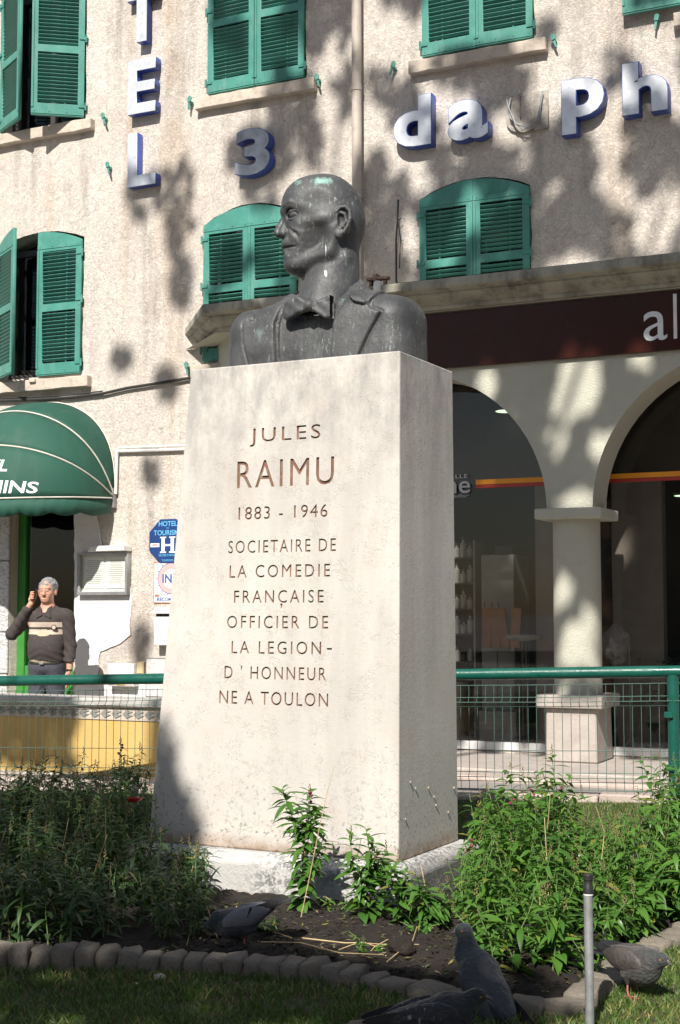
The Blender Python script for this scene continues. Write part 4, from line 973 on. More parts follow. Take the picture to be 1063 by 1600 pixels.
for s_, xa, xb, yt, yb, spc in LINES:
    (x0, _), (x1, _) = pedp(xa, (yt + yb) / 2), pedp(xb, (yt + yb) / 2); xm = (xa + xb) / 2; z1 = pedp(xm, yt)[1]; z0 = pedp(xm, yb)[1]
    addcut(fit_box(text_mesh(s_, .1, .01, 'cut', spacing=spc, res=3), x0, x1, z0, z1))
x0, z0 = pedp(438, 949); addcut(fit_box(text_mesh(',', .05, .01, 'cut'), x0, x0 + .010, z0 - .004, z0 + .016))
x0, z0 = pedp(511, 1014); addcut(fit_box(text_mesh('-', .05, .01, 'cut'), x0, x0 + .022, z0 - .003, z0 + .004))
bmesh.ops.remove_doubles(bj, verts=bj.verts, dist=1e-5); bmesh.ops.recalc_face_normals(bj, faces=bj.faces)
cm = bpy.data.meshes.new('cut'); bj.to_mesh(cm); bj.free(); cm.materials.append(M['limestone']); cm.materials.append(M['groove']); cm.polygons.foreach_set('material_index', [1] * len(cm.polygons))
co_ = bpy.data.objects.new('cut', cm); COL.objects.link(co_); po = bpy.data.objects.new('tmp', me); COL.objects.link(po)
md = po.modifiers.new('b', 'BOOLEAN'); md.operation = 'DIFFERENCE'; md.solver = 'EXACT'; md.object = co_; md.material_mode = 'TRANSFER'
dg = bpy.context.evaluated_depsgraph_get(); dg.update(); res_ = bpy.data.meshes.new_from_object(po.evaluated_get(dg)); res_.name = 'stone_block'
print('PED', len(me.polygons), len(res_.polygons), [m.name for m in res_.materials], sum(p.material_index for p in res_.polygons))
bpy.data.objects.remove(po); bpy.data.objects.remove(co_)
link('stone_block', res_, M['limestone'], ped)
t = NT('base concrete')
c = t.mix(t.ramp(t.noise(3, 5), .3, .7), (.44, .43, .41), (.54, .53, .51)); sp = t.noise(48, 5, .75)
c = t.mix(t.math('MULTIPLY', t.ramp(sp, .46, .56, 0, .85), t.ramp(t.noise(2.5, 4), .4, .6)), c, (.12, .12, .12)); c = t.mix(t.ramp(t.z()[2], .03, .0, 0, .5), c, (.42, .24, .13))
sx = t.z()[0]; c = t.mix(t.ramp(sx, .60, .64, 0, .75), c, (.16, .155, .15))  # shade of the right side face put into the slab colour
t.col(c).set(rough=.9).bump(sp, .006); M['baseconc'] = t.m
m = MB(); e = .085; a_, b_ = WB / 2 + e, DB / 2 + e
m.box(-a_, a_, -b_, b_, -.25, .148); m.mesh
m2 = MB(); vs2 = [(-a_, -b_, -.25), (a_, -b_, -.25), (a_, b_, -.25), (-a_, b_, -.25), (-a_, -b_, .135), (a_, -b_, .135), (a_, b_, .135), (-a_, b_, .135)]
k_ = .055; vs2 += [(-a_ + k_, -b_ + k_, .1695), (a_ - k_, -b_ + k_, .1695), (a_ - k_, b_ - k_, .1695), (-a_ + k_, b_ - k_, .1695)]
m2.add(vs2, [(3, 2, 1, 0), (0, 1, 5, 4), (1, 2, 6, 5), (2, 3, 7, 6), (3, 0, 4, 7), (4, 5, 9, 8), (5, 6, 10, 9), (6, 7, 11, 10), (7, 4, 8, 11), (8, 9, 10, 11)])
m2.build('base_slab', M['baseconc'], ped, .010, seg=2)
# snails on the shaded side face
M['snail'] = simple('snail shell', (.38, .32, .25), .5)
for px, py in ((640, 1222), (648, 1232), (677, 1245), (680, 1258), (699, 1269), (708, 1231), (632, 1280), (668, 1231)):
    d = ray(px, py); a = PMI @ CP; b = PMI.to_3x3() @ d; lo, hi = 1.0, 12.0
    for _ in range(40):
        mm_ = (lo + hi) / 2; p = a + b * mm_; k = (p.z - ZB) / (ZT - ZB); xf = WB / 2 + k * (WTp / 2 + TX - WB / 2)
        if p.x > xf: lo = mm_
        else: hi = mm_
    q = Matrix.Rotation(PYAW, 4, 'Z') @ p + PB; q = Vector(q)
    bm = bmesh.new(); bmesh.ops.create_uvsphere(bm, u_segments=10, v_segments=7, radius=.0046); me = bpy.data.meshes.new('snail'); bm.to_mesh(me); bm.free(); me.polygons.foreach_set('use_smooth', [True] * len(me.polygons))
    o = link('snail', me, M['snail'], None, q + Vector((.004, -.002, 0)), (0, 0, rnd.random())); o.scale = (.6, 1, 1.15); tag(o, 'tiny pale snail shell clinging to the side face of the pedestal', 'snail', 'snails on the pedestal side')

# ------------------------------------------------------------------ bust
def psdf(X2, Z2, P):                         # signed distance to a polygon, 2D arrays
    d = np.full(X2.shape, 1e9, np.float32); s = np.ones(X2.shape, np.float32); n = len(P); j = n - 1
    for i in range(n):
        ex, ez = P[j][0] - P[i][0], P[j][1] - P[i][1]; wx, wz = X2 - P[i][0], Z2 - P[i][1]
        h = np.clip((wx * ex + wz * ez) / (ex * ex + ez * ez), 0, 1); d = np.minimum(d, (wx - ex * h) ** 2 + (wz - ez * h) ** 2)
        c1 = Z2 >= P[i][1]; c2 = Z2 < P[j][1]; c3 = ex * wz > ez * wx
        fl = (c1 & c2 & c3) | (~c1 & ~c2 & ~c3); s = np.where(fl, -s, s); j = i
    return s * np.sqrt(d)
TOPC = Vector((PB.x, PB.y, 0)) + Matrix.Rotation(PYAW, 3, 'Z') @ Vector((TX, TY, 0)); TOPC.z = ZT
bust = empty('bronze_bust', TOPC, PYAW, 'weathered dark bronze bust of a bald man in bow tie and jacket looking left', 'bust')
BMI = Matrix.Rotation(-PYAW, 4, 'Z') @ Matrix.Translation(-TOPC)
def tl(px, py, yl):
    d = BMI.to_3x3() @ ray(px, py); a = BMI @ CP; t_ = (yl - a.y) / d.y; p = a + d * t_; return p.x, p.z
def bronze(name, marks):
    t = NT(name)
    c = t.mix(t.ramp(t.noise(6, 5), .3, .7), (.040, .041, .044), (.105, .105, .108))
    c = t.mix(t.ramp(t.noise(18, 7, .75, t.scaled(1, 1, .28)), .55, .78, 0, .5), c, (.15, .175, .17))
    fl = t.noise(80, 6, .78, t.scaled(1, 1, .26, (0, R(8), 0))); zone = t.ramp(t.noise(7.5, 4, .6), .43, .58)
    c = t.mix(t.math('MULTIPLY', t.ramp(fl, .565, .65, 0, .75), zone), c, (.34, .42, .39))
    c = t.mix(t.math('MULTIPLY', t.ramp(t.noise(110, 4, .7), .63, .69, 0, .7), t.ramp(t.noise(7, 3), .52, .66)), c, (.45, .45, .43))
    for (cx, cy, cz, sx, sy, sz, col, amt, th) in marks:
        mp = t.n('ShaderNodeMapping', vector_type='TEXTURE', inp={'Vector': t.co, 'Location': (cx, cy, cz), 'Scale': (sx, sy, sz)}).outputs[0]
        L = t.n('ShaderNodeVectorMath', operation='LENGTH', inp={0: mp}).outputs['Value']
        f = t.math('ADD', t.ramp(L, .0, 1.3, .62, 0), t.math('MULTIPLY', t.noise(42, 7, .78, t.scaled(1, 1, .45, (0, R(-20), 0)), .4), .8)); c = t.mix(t.ramp(f, th + .04, th + .2, 0, amt), c, col)
    t.col(c).set(metal=.30, rough=t.ramp(t.noise(14, 5), .3, .7, .42, .68), spec=.5).bump(t.math('ADD', t.noise(60, 6, .75), t.math('MULTIPLY', t.noise(16, 4, .6), 1.2)), .0022); return t.m
# torso
g = Grid((-.46, -.24, -.012), (.49, .24, .44), .0055)
f = rbox(g, (.022, .0, .080), (.419, .165, .193), .100)
f = smin(f, rbox(g, (.022, .0, .05), (.416, .15, .10), .09), .03)
f = smin(f, cap(g, (.34, .015, .168), (.10, .03, .285), .105, .080), .05)
f = smin(f, cap(g, (-.29, .015, .155), (-.06, .03, .285), .095, .085), .05)
for sx in (-1, 1):
    f = smin(f, ell(g, (.015 + sx * .14, -.09, .12), (.14, .07, .12)), .05)
    f = smax(f, -cap(g, (.018 + sx * .335, -.195, .15), (.018 + sx * .315, -.205, -.05), .010, .026), .04)
X2, Z2 = g.X[:, 0, :], g.Z[:, 0, :]
def PP(pts, y=-.175): return [tl(a, b, y) for a, b in pts]
def stp(sd, w=.002): return 1 - np.clip((sd + w) / (2 * w), 0, 1)
lapR = PP([(545, 446), (571, 470), (577, 480), (593, 486), (575, 520), (556, 562), (520, 590), (517, 545), (521, 505)])
colR = PP([(556, 428), (590, 448), (585, 464), (578, 478), (560, 474), (540, 455)], -.13)
lapL = PP([(455, 447), (440, 480), (434, 505), (435, 570), (400, 600), (385, 540), (383, 508), (400, 500), (396, 488), (428, 462)], -.15)
shirt = PP([(440, 480), (434, 505), (436, 600), (516, 600), (517, 545), (522, 500), (534, 470), (545, 440), (455, 440)])
sR, sC, sL = psdf(X2, Z2, lapR), psdf(X2, Z2, colR), psdf(X2, Z2, lapL)
d = .014 * stp(sR) + .018 * stp(sC) + .012 * stp(sL) - .015 * stp(psdf(X2, Z2, shirt))
for q_ in (sR, sL): d = d - .007 * np.exp(-((q_ - .006) / .004) ** 2) * (q_ > .001)
xl, _ = tl(470, 530, -.17); xr_, _ = tl(500, 530, -.17)
for xc in (xl, xr_): d = d - .0022 * np.exp(-((X2 - xc) / .004) ** 2) * (Z2 < .2)
front = np.clip((-g.Y - .02) / .04, 0, 1)
f = f - d[:, None, :] * front
ring_ = [(-.115, -.12, .235), (-.145, -.02, .30), (-.10, .10, .345), (-.0, .150, .362), (.10, .125, .366), (.162, .03, .350), (.175, -.05, .305), (.150, -.12, .24)]
cl = poly(g, ring_, .024, .01); f = smin(f, cl, .045)
f = smax(f, -g.Z, .004)
me = nets(g, f, 'jacket', 1)
M['bronze'] = bronze('weathered bronze', [(.17, -.19, .275, .045, .12, .075, (.28, .50, .42), .85, .72), (-.2, -.17, .14, .05, .08, .09, (.26, .36, .33), .5, .78), (.30, -.12, .20, .03, .1, .10, (.30, .42, .38), .6, .80)])
link('jacket', me, M['bronze'], bust)
# bow tie
g = Grid((-.20, -.31, .10), (.14, -.08, .36), .0035); X2, Z2 = g.X[:, 0, :], g.Z[:, 0, :]; yt_ = -.205
wl = psdf(X2, Z2, [tl(a, b, yt_) for a, b in ((484, 473), (466, 462), (447, 469), (440, 485), (441, 496), (447, 501), (466, 490), (484, 484))])
wr = psdf(X2, Z2, [tl(a, b, yt_) for a, b in ((489, 474), (505, 464), (521, 458), (527, 461), (526, 472), (519, 495), (507, 497), (489, 485))])
wob = .002 * np.sin(X2 * 95 + Z2 * 40) * np.cos(Z2 * 70)
dep = .026
def slab2(sd, yc, th): return smax(sd[:, None, :] + np.zeros_like(g.Y), np.abs(g.Y - yc[:, None, :]) - th, .012)
kx, kz = tl(486, 478, yt_)
f = slab2(wl, yt_ + .30 * (kx - X2) ** 1 * (X2 < kx) * .5 + wob, .020); f = smin(f, slab2(wr, yt_ + .25 * np.maximum(X2 - kx, 0) + wob, .020), .006)
f = smin(f, ell(g, (kx, yt_ - .006, kz), (.020, .026, .022)), .006)
for a, b in (((447, 495), (475, 481)), ((518, 490), (497, 480)), ((521, 464), (500, 474))):
    p = tl(*a, yt_ - .02); q = tl(*b, yt_ - .02); f = smax(f, -cap(g, (p[0], yt_ - .024 + .2 * abs(p[0] - kx) * .5, p[1]), (q[0], yt_ - .026, q[1]), .004, .002), .006)
me = nets(g, f, 'bow_tie', 1); link('bow_tie', me, M['bronze'], bust)
# head, sculpted facing -x
YH = 5.90; SC = YH / FPX
def hx(px): return (px - 505) * SC
def hz(py): return atY(505, py, YH).z - ZT
def H(px, py, y=0.0): return (hx(px), y, hz(py))
def E(px, py, y, rx, ry, rz): return (H(px, py, y), (rx * SC, ry, rz * SC))
g = Grid((hx(418), -.175, hz(496)), (hx(576), .165, hz(262)), .0028)
f = ell(g, *E(507, 333, 0, 61.5, .134, 63.5))
f = smin(f, ell(g, *E(476, 322, 0, 36, .106, 40)), .05)
f = smin(f, ell(g, *E(528, 352, 0, 41, .118, 42)), .05)
f = smin(f, cap(g, H(529, 372), H(512, 485), 34 * SC, 52 * SC), .035)                      # neck
f = smin(f, ell(g, *E(482, 368, 0, 36, .098, 46)), .035)                                   # face mass
f = smin(f, ell(g, *E(474, 396, 0, 29, .076, 30)), .03)
f = smin(f, ell(g, *E(457.5, 412, 0, 15.5, .048, 15.5)), .016)                              # chin
f = smin(f, ell(g, *E(478, 420, 0, 24, .066, 14)), .025)
for s in (-1, 1):
    f = smin(f, cap(g, H(464, 416, s * .040), H(510, 401, s * .086), 10.5 * SC, 12 * SC), .022)   # jaw
    f = smin(f, cap(g, H(510, 401, s * .086), H(519, 368, s * .105), 12 * SC, 10 * SC), .03)
    f = smin(f, ell(g, H(469, 371, s * .060), (19 * SC, .036, 20 * SC)), .02)              # cheek
    f = smin(f, cap(g, H(465, 355, s * .078), H(508, 352, s * .116), 6 * SC, 5 * SC), .028)    # cheekbone
    f = smin(f, cap(g, H(444.5, 331, s * .014), H(453, 326, s * .066), 7.0 * SC, 6.5 * SC), .016)   # brow ridge
    f = smin(f, cap(g, H(453, 326, s * .066), H(470, 333, s * .098), 6.5 * SC, 5 * SC), .02)
    f = smax(f, -ell(g, H(449, 343, s * .074), (17 * SC, .034, 8.6 * SC)), .010)         # socket
    f = smax(f, -ell(g, H(490, 324, s * .158), (24 * SC, .032, 20 * SC)), .03)             # temple
    f = smax(f, -ell(g, H(490, 384, s * .134), (17 * SC, .034, 18 * SC)), .035)            # hollow of the cheek
    f = smin(f, cap(g, H(536, 408, s * .082), H(492, 466, s * .060), 8 * SC, 9 * SC), .025) # neck muscle
    f = smin(f, cap(g, H(446, 402, s * .02), H(463, 404, s * .050), 5 * SC, 5 * SC), .015)
f = smax(f, -cap(g, H(452, 446, -.10), H(452, 446, .10), 9 * SC, 9 * SC), .02)
# nose
f = smin(f, poly(g, [H(446, 335), H(441.5, 347), H(436, 357), H(434, 364.5)], [5.0 * SC, 5.2 * SC, 6.3 * SC, 7.4 * SC], .006), .008)
f = smin(f, ell(g, *E(441, 368, 0, 10, .018, 5.5)), .006)
for s in (-1, 1):
    f = smin(f, ell(g, H(442.5, 366.5, s * .025), (8 * SC, .0135, 6.6 * SC)), .005)
    f = smin(f, cap(g, H(447, 347, s * .020), H(441, 361, s * .020), 3.5 * SC, 5 * SC), .010)
    f = smax(f, -cap(g, H(450, 361, s * .041), H(451, 371, s * .038), 1.5 * SC, 1.7 * SC), .005)
    f = smax(f, -ell(g, H(437, 373.5, s * .013), (3.6 * SC, .006, 2.8 * SC)), .003)
    f = smax(f, -poly(g, [H(450, 364, s * .062), H(459, 375, s * .091), H(466, 386, s * .096), H(468, 398, s * .094)], [1.6 * SC, 2.6 * SC, 2.6 * SC, 1.4 * SC], .006), .010)
# mouth
f = smin(f, ell(g, *E(451, 383, 0, 13, .052, 9)), .022)
f = smin(f, ell(g, *E(446.0, 386.0, 0, 6.2, .036, 3.2)), .006)
f = smin(f, ell(g, *E(446.8, 395.0, 0, 6.8, .032, 4.4)), .005)
for s in (-1, 1):
    f = smax(f, -poly(g, [H(436, 390.2, 0), H(443, 389.8, s * .026), H(452, 390.6, s * .053), H(460, 392.5, s * .076)], [1.8 * SC, 1.9 * SC, 2.0 * SC, 1.5 * SC], .001), .0018)
    f = smin(f, ell(g, H(467, 394, s * .062), (4.5 * SC, .013, 6 * SC)), .010)
f = smax(f, -cap(g, H(437.5, 401.5, -.02), H(437.5, 401.5, .02), 5.5 * SC, 5.5 * SC), .008)
# eyes
for s in (-1, 1):
    ec = H(462, 343, s * .060); f = smin(f, ell(g, ec, (12.5 * SC, .034, 8.2 * SC)), .0015)
    lid = [H(450.5, 346.5, s * .036), H(448.6, 341, s * .052), H(450.8, 337.8, s * .072), H(458, 338.0, s * .091), H(468, 343.5, s * .103), H(473, 347, s * .106)]
    f = smin(f, poly(g, lid, 2.1 * SC, .0015), .0015)
    low = [H(450.5, 346.5, s * .038), H(449.5, 349.0, s * .054), H(453, 350.4, s * .074), H(461, 349.2, s * .091), H(469, 345.5, s * .102)]
    f = smin(f, poly(g, low, 1.7 * SC, .0015), .002)
    f = smax(f, -poly(g, [H(447, 334.8, s * .040), H(450, 333.6, s * .066), H(459, 334.2, s * .090), H(468, 338.5, s * .100)], 1.5 * SC, .002), .004)
    f = smax(f, -poly(g, [H(451, 354.5, s * .048), H(459, 357, s * .074), H(467, 354, s * .092)], 1.5 * SC, .003), .006)
    f = smin(f, poly(g, [H(442.5, 331.5, s * .020), H(443.5, 326.5, s * .050), H(451, 324.5, s * .082), H(467, 330.5, s * .108)], [3.6 * SC, 4.6 * SC, 4.4 * SC, 2.2 * SC], .003), .004)
    f = smax(f, -ell(g, (ec[0] - 9.6 * SC, ec[1] - s * .004, ec[2] + .001), (3.0 * SC, .008, 3.0 * SC)), .001)
# ears
for s in (-1, 1):
    e0 = .128
    base = ell(g, H(531, 358, s * (e0 - .004)), (12 * SC, .022, 22 * SC), (0, R(-12), 0)); f = smin(f, base, .004)
    f = smax(f, -ell(g, H(529.5, 358, s * (e0 + .024)), (7.5 * SC, .030, 15 * SC), (0, R(-12), 0)), .003)
    rim = [H(520.5, 353, s * e0), H(520.5, 344, s * (e0 + .006)), H(526, 337, s * (e0 + .012)), H(535, 336, s * (e0 + .017)), H(541.5, 343, s * (e0 + .021)), H(542, 355, s * (e0 + .022)), H(538, 366, s * (e0 + .017)), H(532, 375, s * (e0 + .010))]
    f = smin(f, poly(g, rim, 3.1 * SC, .002), .002)
    f = smin(f, poly(g, [H(526, 344, s * (e0 + .004)), H(534, 347, s * (e0 + .013)), H(536, 357, s * (e0 + .013)), H(531, 366, s * (e0 + .010)), H(525, 369, s * (e0 + .004))], 2.1 * SC, .002), .004)
    f = smin(f, ell(g, H(525.5, 376.5, s * (e0 + .002)), (6.5 * SC, .012, 7.5 * SC)), .006)
    f = smin(f, ell(g, H(521.5, 362, s * (e0 + .002)), (3.0 * SC, .009, 4.5 * SC)), .004)
    f = smax(f, -ell(g, H(527, 361, s * (e0 + .012)), (3.5 * SC, .016, 6 * SC)), .003)
# faint scalp line
f = smax(f, -(g.Z - hz(474)) * -1 - 0, .001) if False else f
me = nets(g, f, 'head', 0)
M['bronzehead'] = bronze('weathered bronze head', [(hx(500), -.10, hz(292), .10, .13, .050, (.30, .52, .44), .95, .75), (hx(462), -.08, hz(292), .05, .1, .06, (.28, .44, .39), .7, .80), (hx(505), -.12, hz(398), .007, .08, .15, (.60, .60, .56), .9, .84),
    (hx(505), -.12, hz(436), .010, .08, .035, (.75, .75, .72), .9, .72), (hx(482), -.1, hz(318), .03, .08, .03, (.40, .36, .27), .6, .80)])
ho = link('head', me, M['bronzehead'], bust)
hw_ = Vector((atY(505, 400, YH).x, YH + .01, ZT)); ho.location = BMI @ hw_; ho.rotation_euler = (0, 0, -PYAW + R(6))
# ------------------------------------------------------------------ man on the phone
t = NT('skin'); c = t.mix(t.ramp(t.noise(14, 4), .35, .7), (.50, .245, .165), (.58, .32, .225)); t.col(c).set(rough=.55).bump(t.noise(90, 3), .001); M['skin'] = t.m
M['hair'] = simple('grey hair', (.21, .21, .215), .7, var=.35, scale=60, bump=.004, bscale=120)
M['knit'] = simple('dark brown knit', (.050, .040, .038), .9, var=.2, scale=30, bump=.002, bscale=200)
M['stripe'] = simple('cream knit stripe', (.52, .42, .34), .9, var=.1); M['shirt'] = simple('beige shirt', (.42, .36, .25), .8, var=.15, bump=.003)
M['trouser'] = simple('grey blue trousers', (.055, .056, .072), .85, var=.25, scale=10, bump=.004, bscale=25)
MD = 12.35; mp_ = atY(74, 960, MD); MZ = atY(68, 903, MD).z - 1.772 * .875
man = empty('person', (mp_.x, MD, MZ), R(-8), 'grey haired man in striped dark pullover holding a phone to his ear in the doorway', 'person'); man.scale = (.90, .90, .875)
MB().box(-.62, .62, -1.3, -.01, -.345, MZ).build('doorstep', M['stone_sill'], hotel, .012, loc=(-3.06, 0, 0))
# local: x right in picture, y away from the camera, z up from the feet; total height 1.75
g = Grid((-.42, -.24, -.005), (.36, .26, 1.78), .0075)
HC = (.0, -.01, 1.63)
f = ell(g, (HC[0], HC[1] + .012, 1.665), (.078, .098, .095)); f = smin(f, ell(g, (0, -.035, 1.595), (.060, .066, .085)), .03)
f = smin(f, ell(g, (0, -.062, 1.545), (.030, .026, .022)), .02)
f = smin(f, cap(g, (0, -.085, 1.655), (0, -.118, 1.608), .011, .016), .012)
for s in (-1, 1):
    f = smax(f, -ell(g, (s * .032, -.108, 1.650), (.018, .016, .011)), .008); f = smin(f, ell(g, (s * .031, -.085, 1.650), (.014, .014, .012)), .003)
    f = smin(f, cap(g, (s * .012, -.098, 1.672), (s * .050, -.088, 1.672), .008), .008); f = smin(f, ell(g, (s * .082, .0, 1.628), (.012, .022, .034)), .006)
    f = smin(f, ell(g, (s * .040, -.065, 1.605), (.024, .024, .024)), .02); f = smin(f, ell(g, (s * .012, -.108, 1.603), (.010, .012, .009)), .006)
f = smax(f, -cap(g, (-.026, -.098, 1.572), (.026, -.098, 1.572), .0035), .004); f = smin(f, ell(g, (0, -.094, 1.562), (.024, .010, .006)), .004)
f = smin(f, cap(g, (0, .005, 1.56), (0, .02, 1.44), .058, .066), .02)
torso = smin(rbox(g, (0, .02, 1.28), (.165, .09, .17), .085), rbox(g, (0, .015, 1.02), (.155, .10, .16), .09), .06)
torso = smin(torso, cap(g, (-.17, .02, 1.40), (.17, .02, 1.40), .062), .05); torso = smin(torso, cap(g, (0, .02, 1.36), (0, .02, 1.46), .12, .07), .05)
torso = smin(torso, ell(g, (0, -.05, 1.08), (.13, .09, .14)), .05)
f = smin(f, torso, .03)
SR, ER, WR = (.195, .02, 1.385), (.225, .03, 1.10), (.235, -.02, .865)      # arm hanging, picture right
SLt, EL, WL = (-.195, .02, 1.375), (-.335, -.05, 1.215), (-.135, -.085, 1.515)  # raised arm, picture left
for A, B, C_ in ((SR, ER, WR), (SLt, EL, WL)):
    f = smin(f, cap(g, A, B, .055, .043), .03); f = smin(f, cap(g, B, C_, .042, .027), .02)
# hands: palm, four fingers, thumb
f = smin(f, rbox(g, (.236, -.035, .805), (.018, .040, .048), .016, (0, 0, 0)), .015)
for i, (dy, l) in enumerate(((-.030, .07), (-.010, .08), (.010, .075), (.028, .06))):
    f = smin(f, poly(g, [(.236, -.035 + dy, .765), (.232, -.04 + dy, .765 - l * .5), (.222, -.045 + dy, .765 - l)], [.0095, .0085, .007], .003), .004)
f = smin(f, poly(g, [(.228, -.070, .835), (.215, -.088, .80), (.210, -.090, .77)], [.012, .010, .008], .003), .006)
f = smin(f, rbox(g, (-.118, -.085, 1.575), (.034, .016, .045), .016, (0, R(18), R(30))), .012)
for i, (dz, l) in enumerate(((.030, 1), (.010, 1), (-.012, 1), (-.032, .9))):
    f = smin(f, poly(g, [(-.130, -.095, 1.590 + dz), (-.118, -.125, 1.598 + dz), (-.092, -.122, 1.602 + dz)], [.0105, .0095, .008], .003), .004)
f = smin(f, poly(g, [(-.125, -.055, 1.560), (-.100, -.045, 1.595), (-.090, -.052, 1.625)], [.012, .011, .009], .003), .006)
legs = None
for s in (-1, 1):
    L_ = smin(cap(g, (s * .085, .02, .90), (s * .095, .01, .50), .088, .062), cap(g, (s * .095, .01, .50), (s * .105, .035, .08), .058, .038), .03)
    L_ = smin(L_, cap(g, (s * .105, .04, .04), (s * .12, -.14, .035), .035, .032), .02); legs = L_ if legs is None else np.minimum(legs, L_)
hips = rbox(g, (0, .02, .90), (.15, .10, .10), .085)
f = smin(f, smin(legs, hips, .04), .03); f = smax(f, -g.Z - .0, .003)
link('body', nets(g, f, 'body'), M['skin'], man)
# pullover
g2 = Grid((-.44, -.22, .80), (.34, .22, 1.56), .007); go = g; g = g2
torso = smin(rbox(g, (0, .02, 1.28), (.165, .09, .17), .085), rbox(g, (0, .015, 1.03), (.165, .11, .17), .09), .06)
torso = smin(torso, cap(g, (-.17, .02, 1.40), (.17, .02, 1.40), .062), .05); torso = smin(torso, cap(g, (0, .02, 1.36), (0, .02, 1.45), .12, .075), .05); torso = smin(torso, ell(g, (0, -.05, 1.08), (.14, .10, .14)), .05)
sl2 = None
for A, B, C_, cut in ((SR, ER, WR, .93), (SLt, EL, WL, .80)):
    C2 = tuple(np.array(B) + (np.array(C_) - np.array(B)) * cut); q = smin(cap(g, A, B, .058, .047), cap(g, B, C2, .046, .034), .015); sl2 = q if sl2 is None else np.minimum(sl2, q)
f = smin(torso, sl2, .022) - .012
f = f + .0035 * np.sin(g.Z * 95 + g.X * 40 * np.sign(g.X)) * np.clip((1.12 - g.Z) * 6, 0, 1) + .003 * np.sin(g.Z * 60 + g.X * 70) * (np.abs(g.X) > .17)
f = smax(f, -(g.Z - (.955 - .10 * np.clip(g.X, -.15, .15) + 0 * g.X)) , .006)         # hem, raised on one side
f = smax(f, -cap(g, (0, -.02, 1.44), (0, .0, 1.6), .060, .085), .01)
f = smax(f, -smax(cap(g, (0, -.12, 1.33), (0, -.13, 1.52), .006, .05), g.Y + .0, .01), .006)
f = np.where(np.abs(g.X) > .20, np.maximum(f, 0 * f - 1) if False else f, f)
pm = nets(g, f, 'pullover'); pm.materials.append(M['knit']); pm.materials.append(M['stripe'])
co = np.zeros(len(pm.vertices) * 3); pm.vertices.foreach_get('co', co); co = co.reshape(-1, 3)
mi = []
for p in pm.polygons:
    c = p.center; zz = c.z + .03 * abs(c.x) * 0
    st_ = (1.285 < zz < 1.335 or 1.215 < zz < 1.262) and c.y < .04 and -.175 + (1.34 - zz) * -.1 < c.x < .165
    mi.append(1 if st_ else 0)
pm.polygons.foreach_set('material_index', mi); po_ = link('pullover', pm, None, man)
MB().lathe([(.026, 0), (.026, .004)], 18).build('badge', M['knit'], po_, loc=(.105, -.100, 1.285), rot=(R(90), 0, 0)); MB().lathe([(.018, .003), (.018, .006)], 16).build('badge_ring', M['stripe'], po_, loc=(.105, -.101, 1.285), rot=(R(90), 0, 0))
for s in (-1, 1):
    MB().add([(s * .012, -.105, 1.40), (s * .07, -.105, 1.375), (s * .085, -.035, 1.445), (s * .055, -.03, 1.485), (s * .03, -.07, 1.465), (s * .012, -.112, 1.405), (s * .07, -.115, 1.375), (s * .092, -.038, 1.44), (s * .06, -.04, 1.50), (s * .034, -.085, 1.47)], [(0, 1, 2, 3, 4), (5, 9, 8, 7, 6), (0, 5, 6, 1), (1, 6, 7, 2), (2, 7, 8, 3), (3, 8, 9, 4), (4, 9, 5, 0)]).build('collar', M['knit'], po_)
# shirt showing at neck and hem
g = Grid((-.20, -.17, .86), (.20, .17, 1.50), .008)
f = smin(rbox(g, (0, .02, 1.28), (.155, .085, .17), .085), rbox(g, (0, .015, 1.02), (.160, .106, .16), .09), .06); f = smin(f, ell(g, (0, -.05, 1.08), (.137, .094, .17)), .05) - .006
f = smax(f, cap(g, (0, .02, 1.2), (0, .0, 1.44), .3, .075), .01)
f = smax(f, -(g.Z - .915), .004); link('shirt', nets(g, f, 'shirt'), M['shirt'], man)
# trousers, belt, shoes
g = Grid((-.24, -.22, .05), (.24, .20, .98), .008)
legs = None
for s in (-1, 1):
    L_ = smin(cap(g, (s * .085, .02, .90), (s * .095, .01, .50), .092, .072), cap(g, (s * .095, .01, .50), (s * .105, .03, .07), .070, .058), .03); legs = L_ if legs is None else smin(legs, L_, .008)
f = smin(legs, rbox(g, (0, .02, .90), (.157, .11, .09), .085), .03) - .008
f = f + .0035 * np.sin(g.Z * 80 + np.abs(g.X) * 120) * np.clip((.85 - np.abs(g.Z - .70)) * 3 - 1.9, 0, 1)
f = smax(f, g.Z - .955, .004); f = smax(f, -(g.Z - .06), .004); link('trousers', nets(g, f, 'trousers'), M['trouser'], man)
g = Grid((-.24, -.20, .90), (.24, .20, .98), .006)
f = rbox(g, (0, .02, .90), (.157, .11, .12), .085) - .014; f = smax(f, np.abs(g.Z - .937) - .017, .003); bl = link('belt', nets(g, f, 'belt'), M['blackplastic'], man)
MB().box(-.02, .02, -.012, 0, -.014, .014).build('buckle', M['greymetal'], bl, loc=(-.01, -.108, .937))
for s in (-1, 1):
    g = Grid((s * .12 - .09, -.24, -.004), (s * .12 + .07, .12, .13), .006); f = smin(cap(g, (s * .105, .04, .045), (s * .12, -.15, .038), .045, .040), cap(g, (s * .105, .035, .04), (s * .105, .035, .10), .045, .042), .02); f = smax(f, -g.Z, .004); link('shoe', nets(g, f, 'shoe'), M['blackplastic'], man)
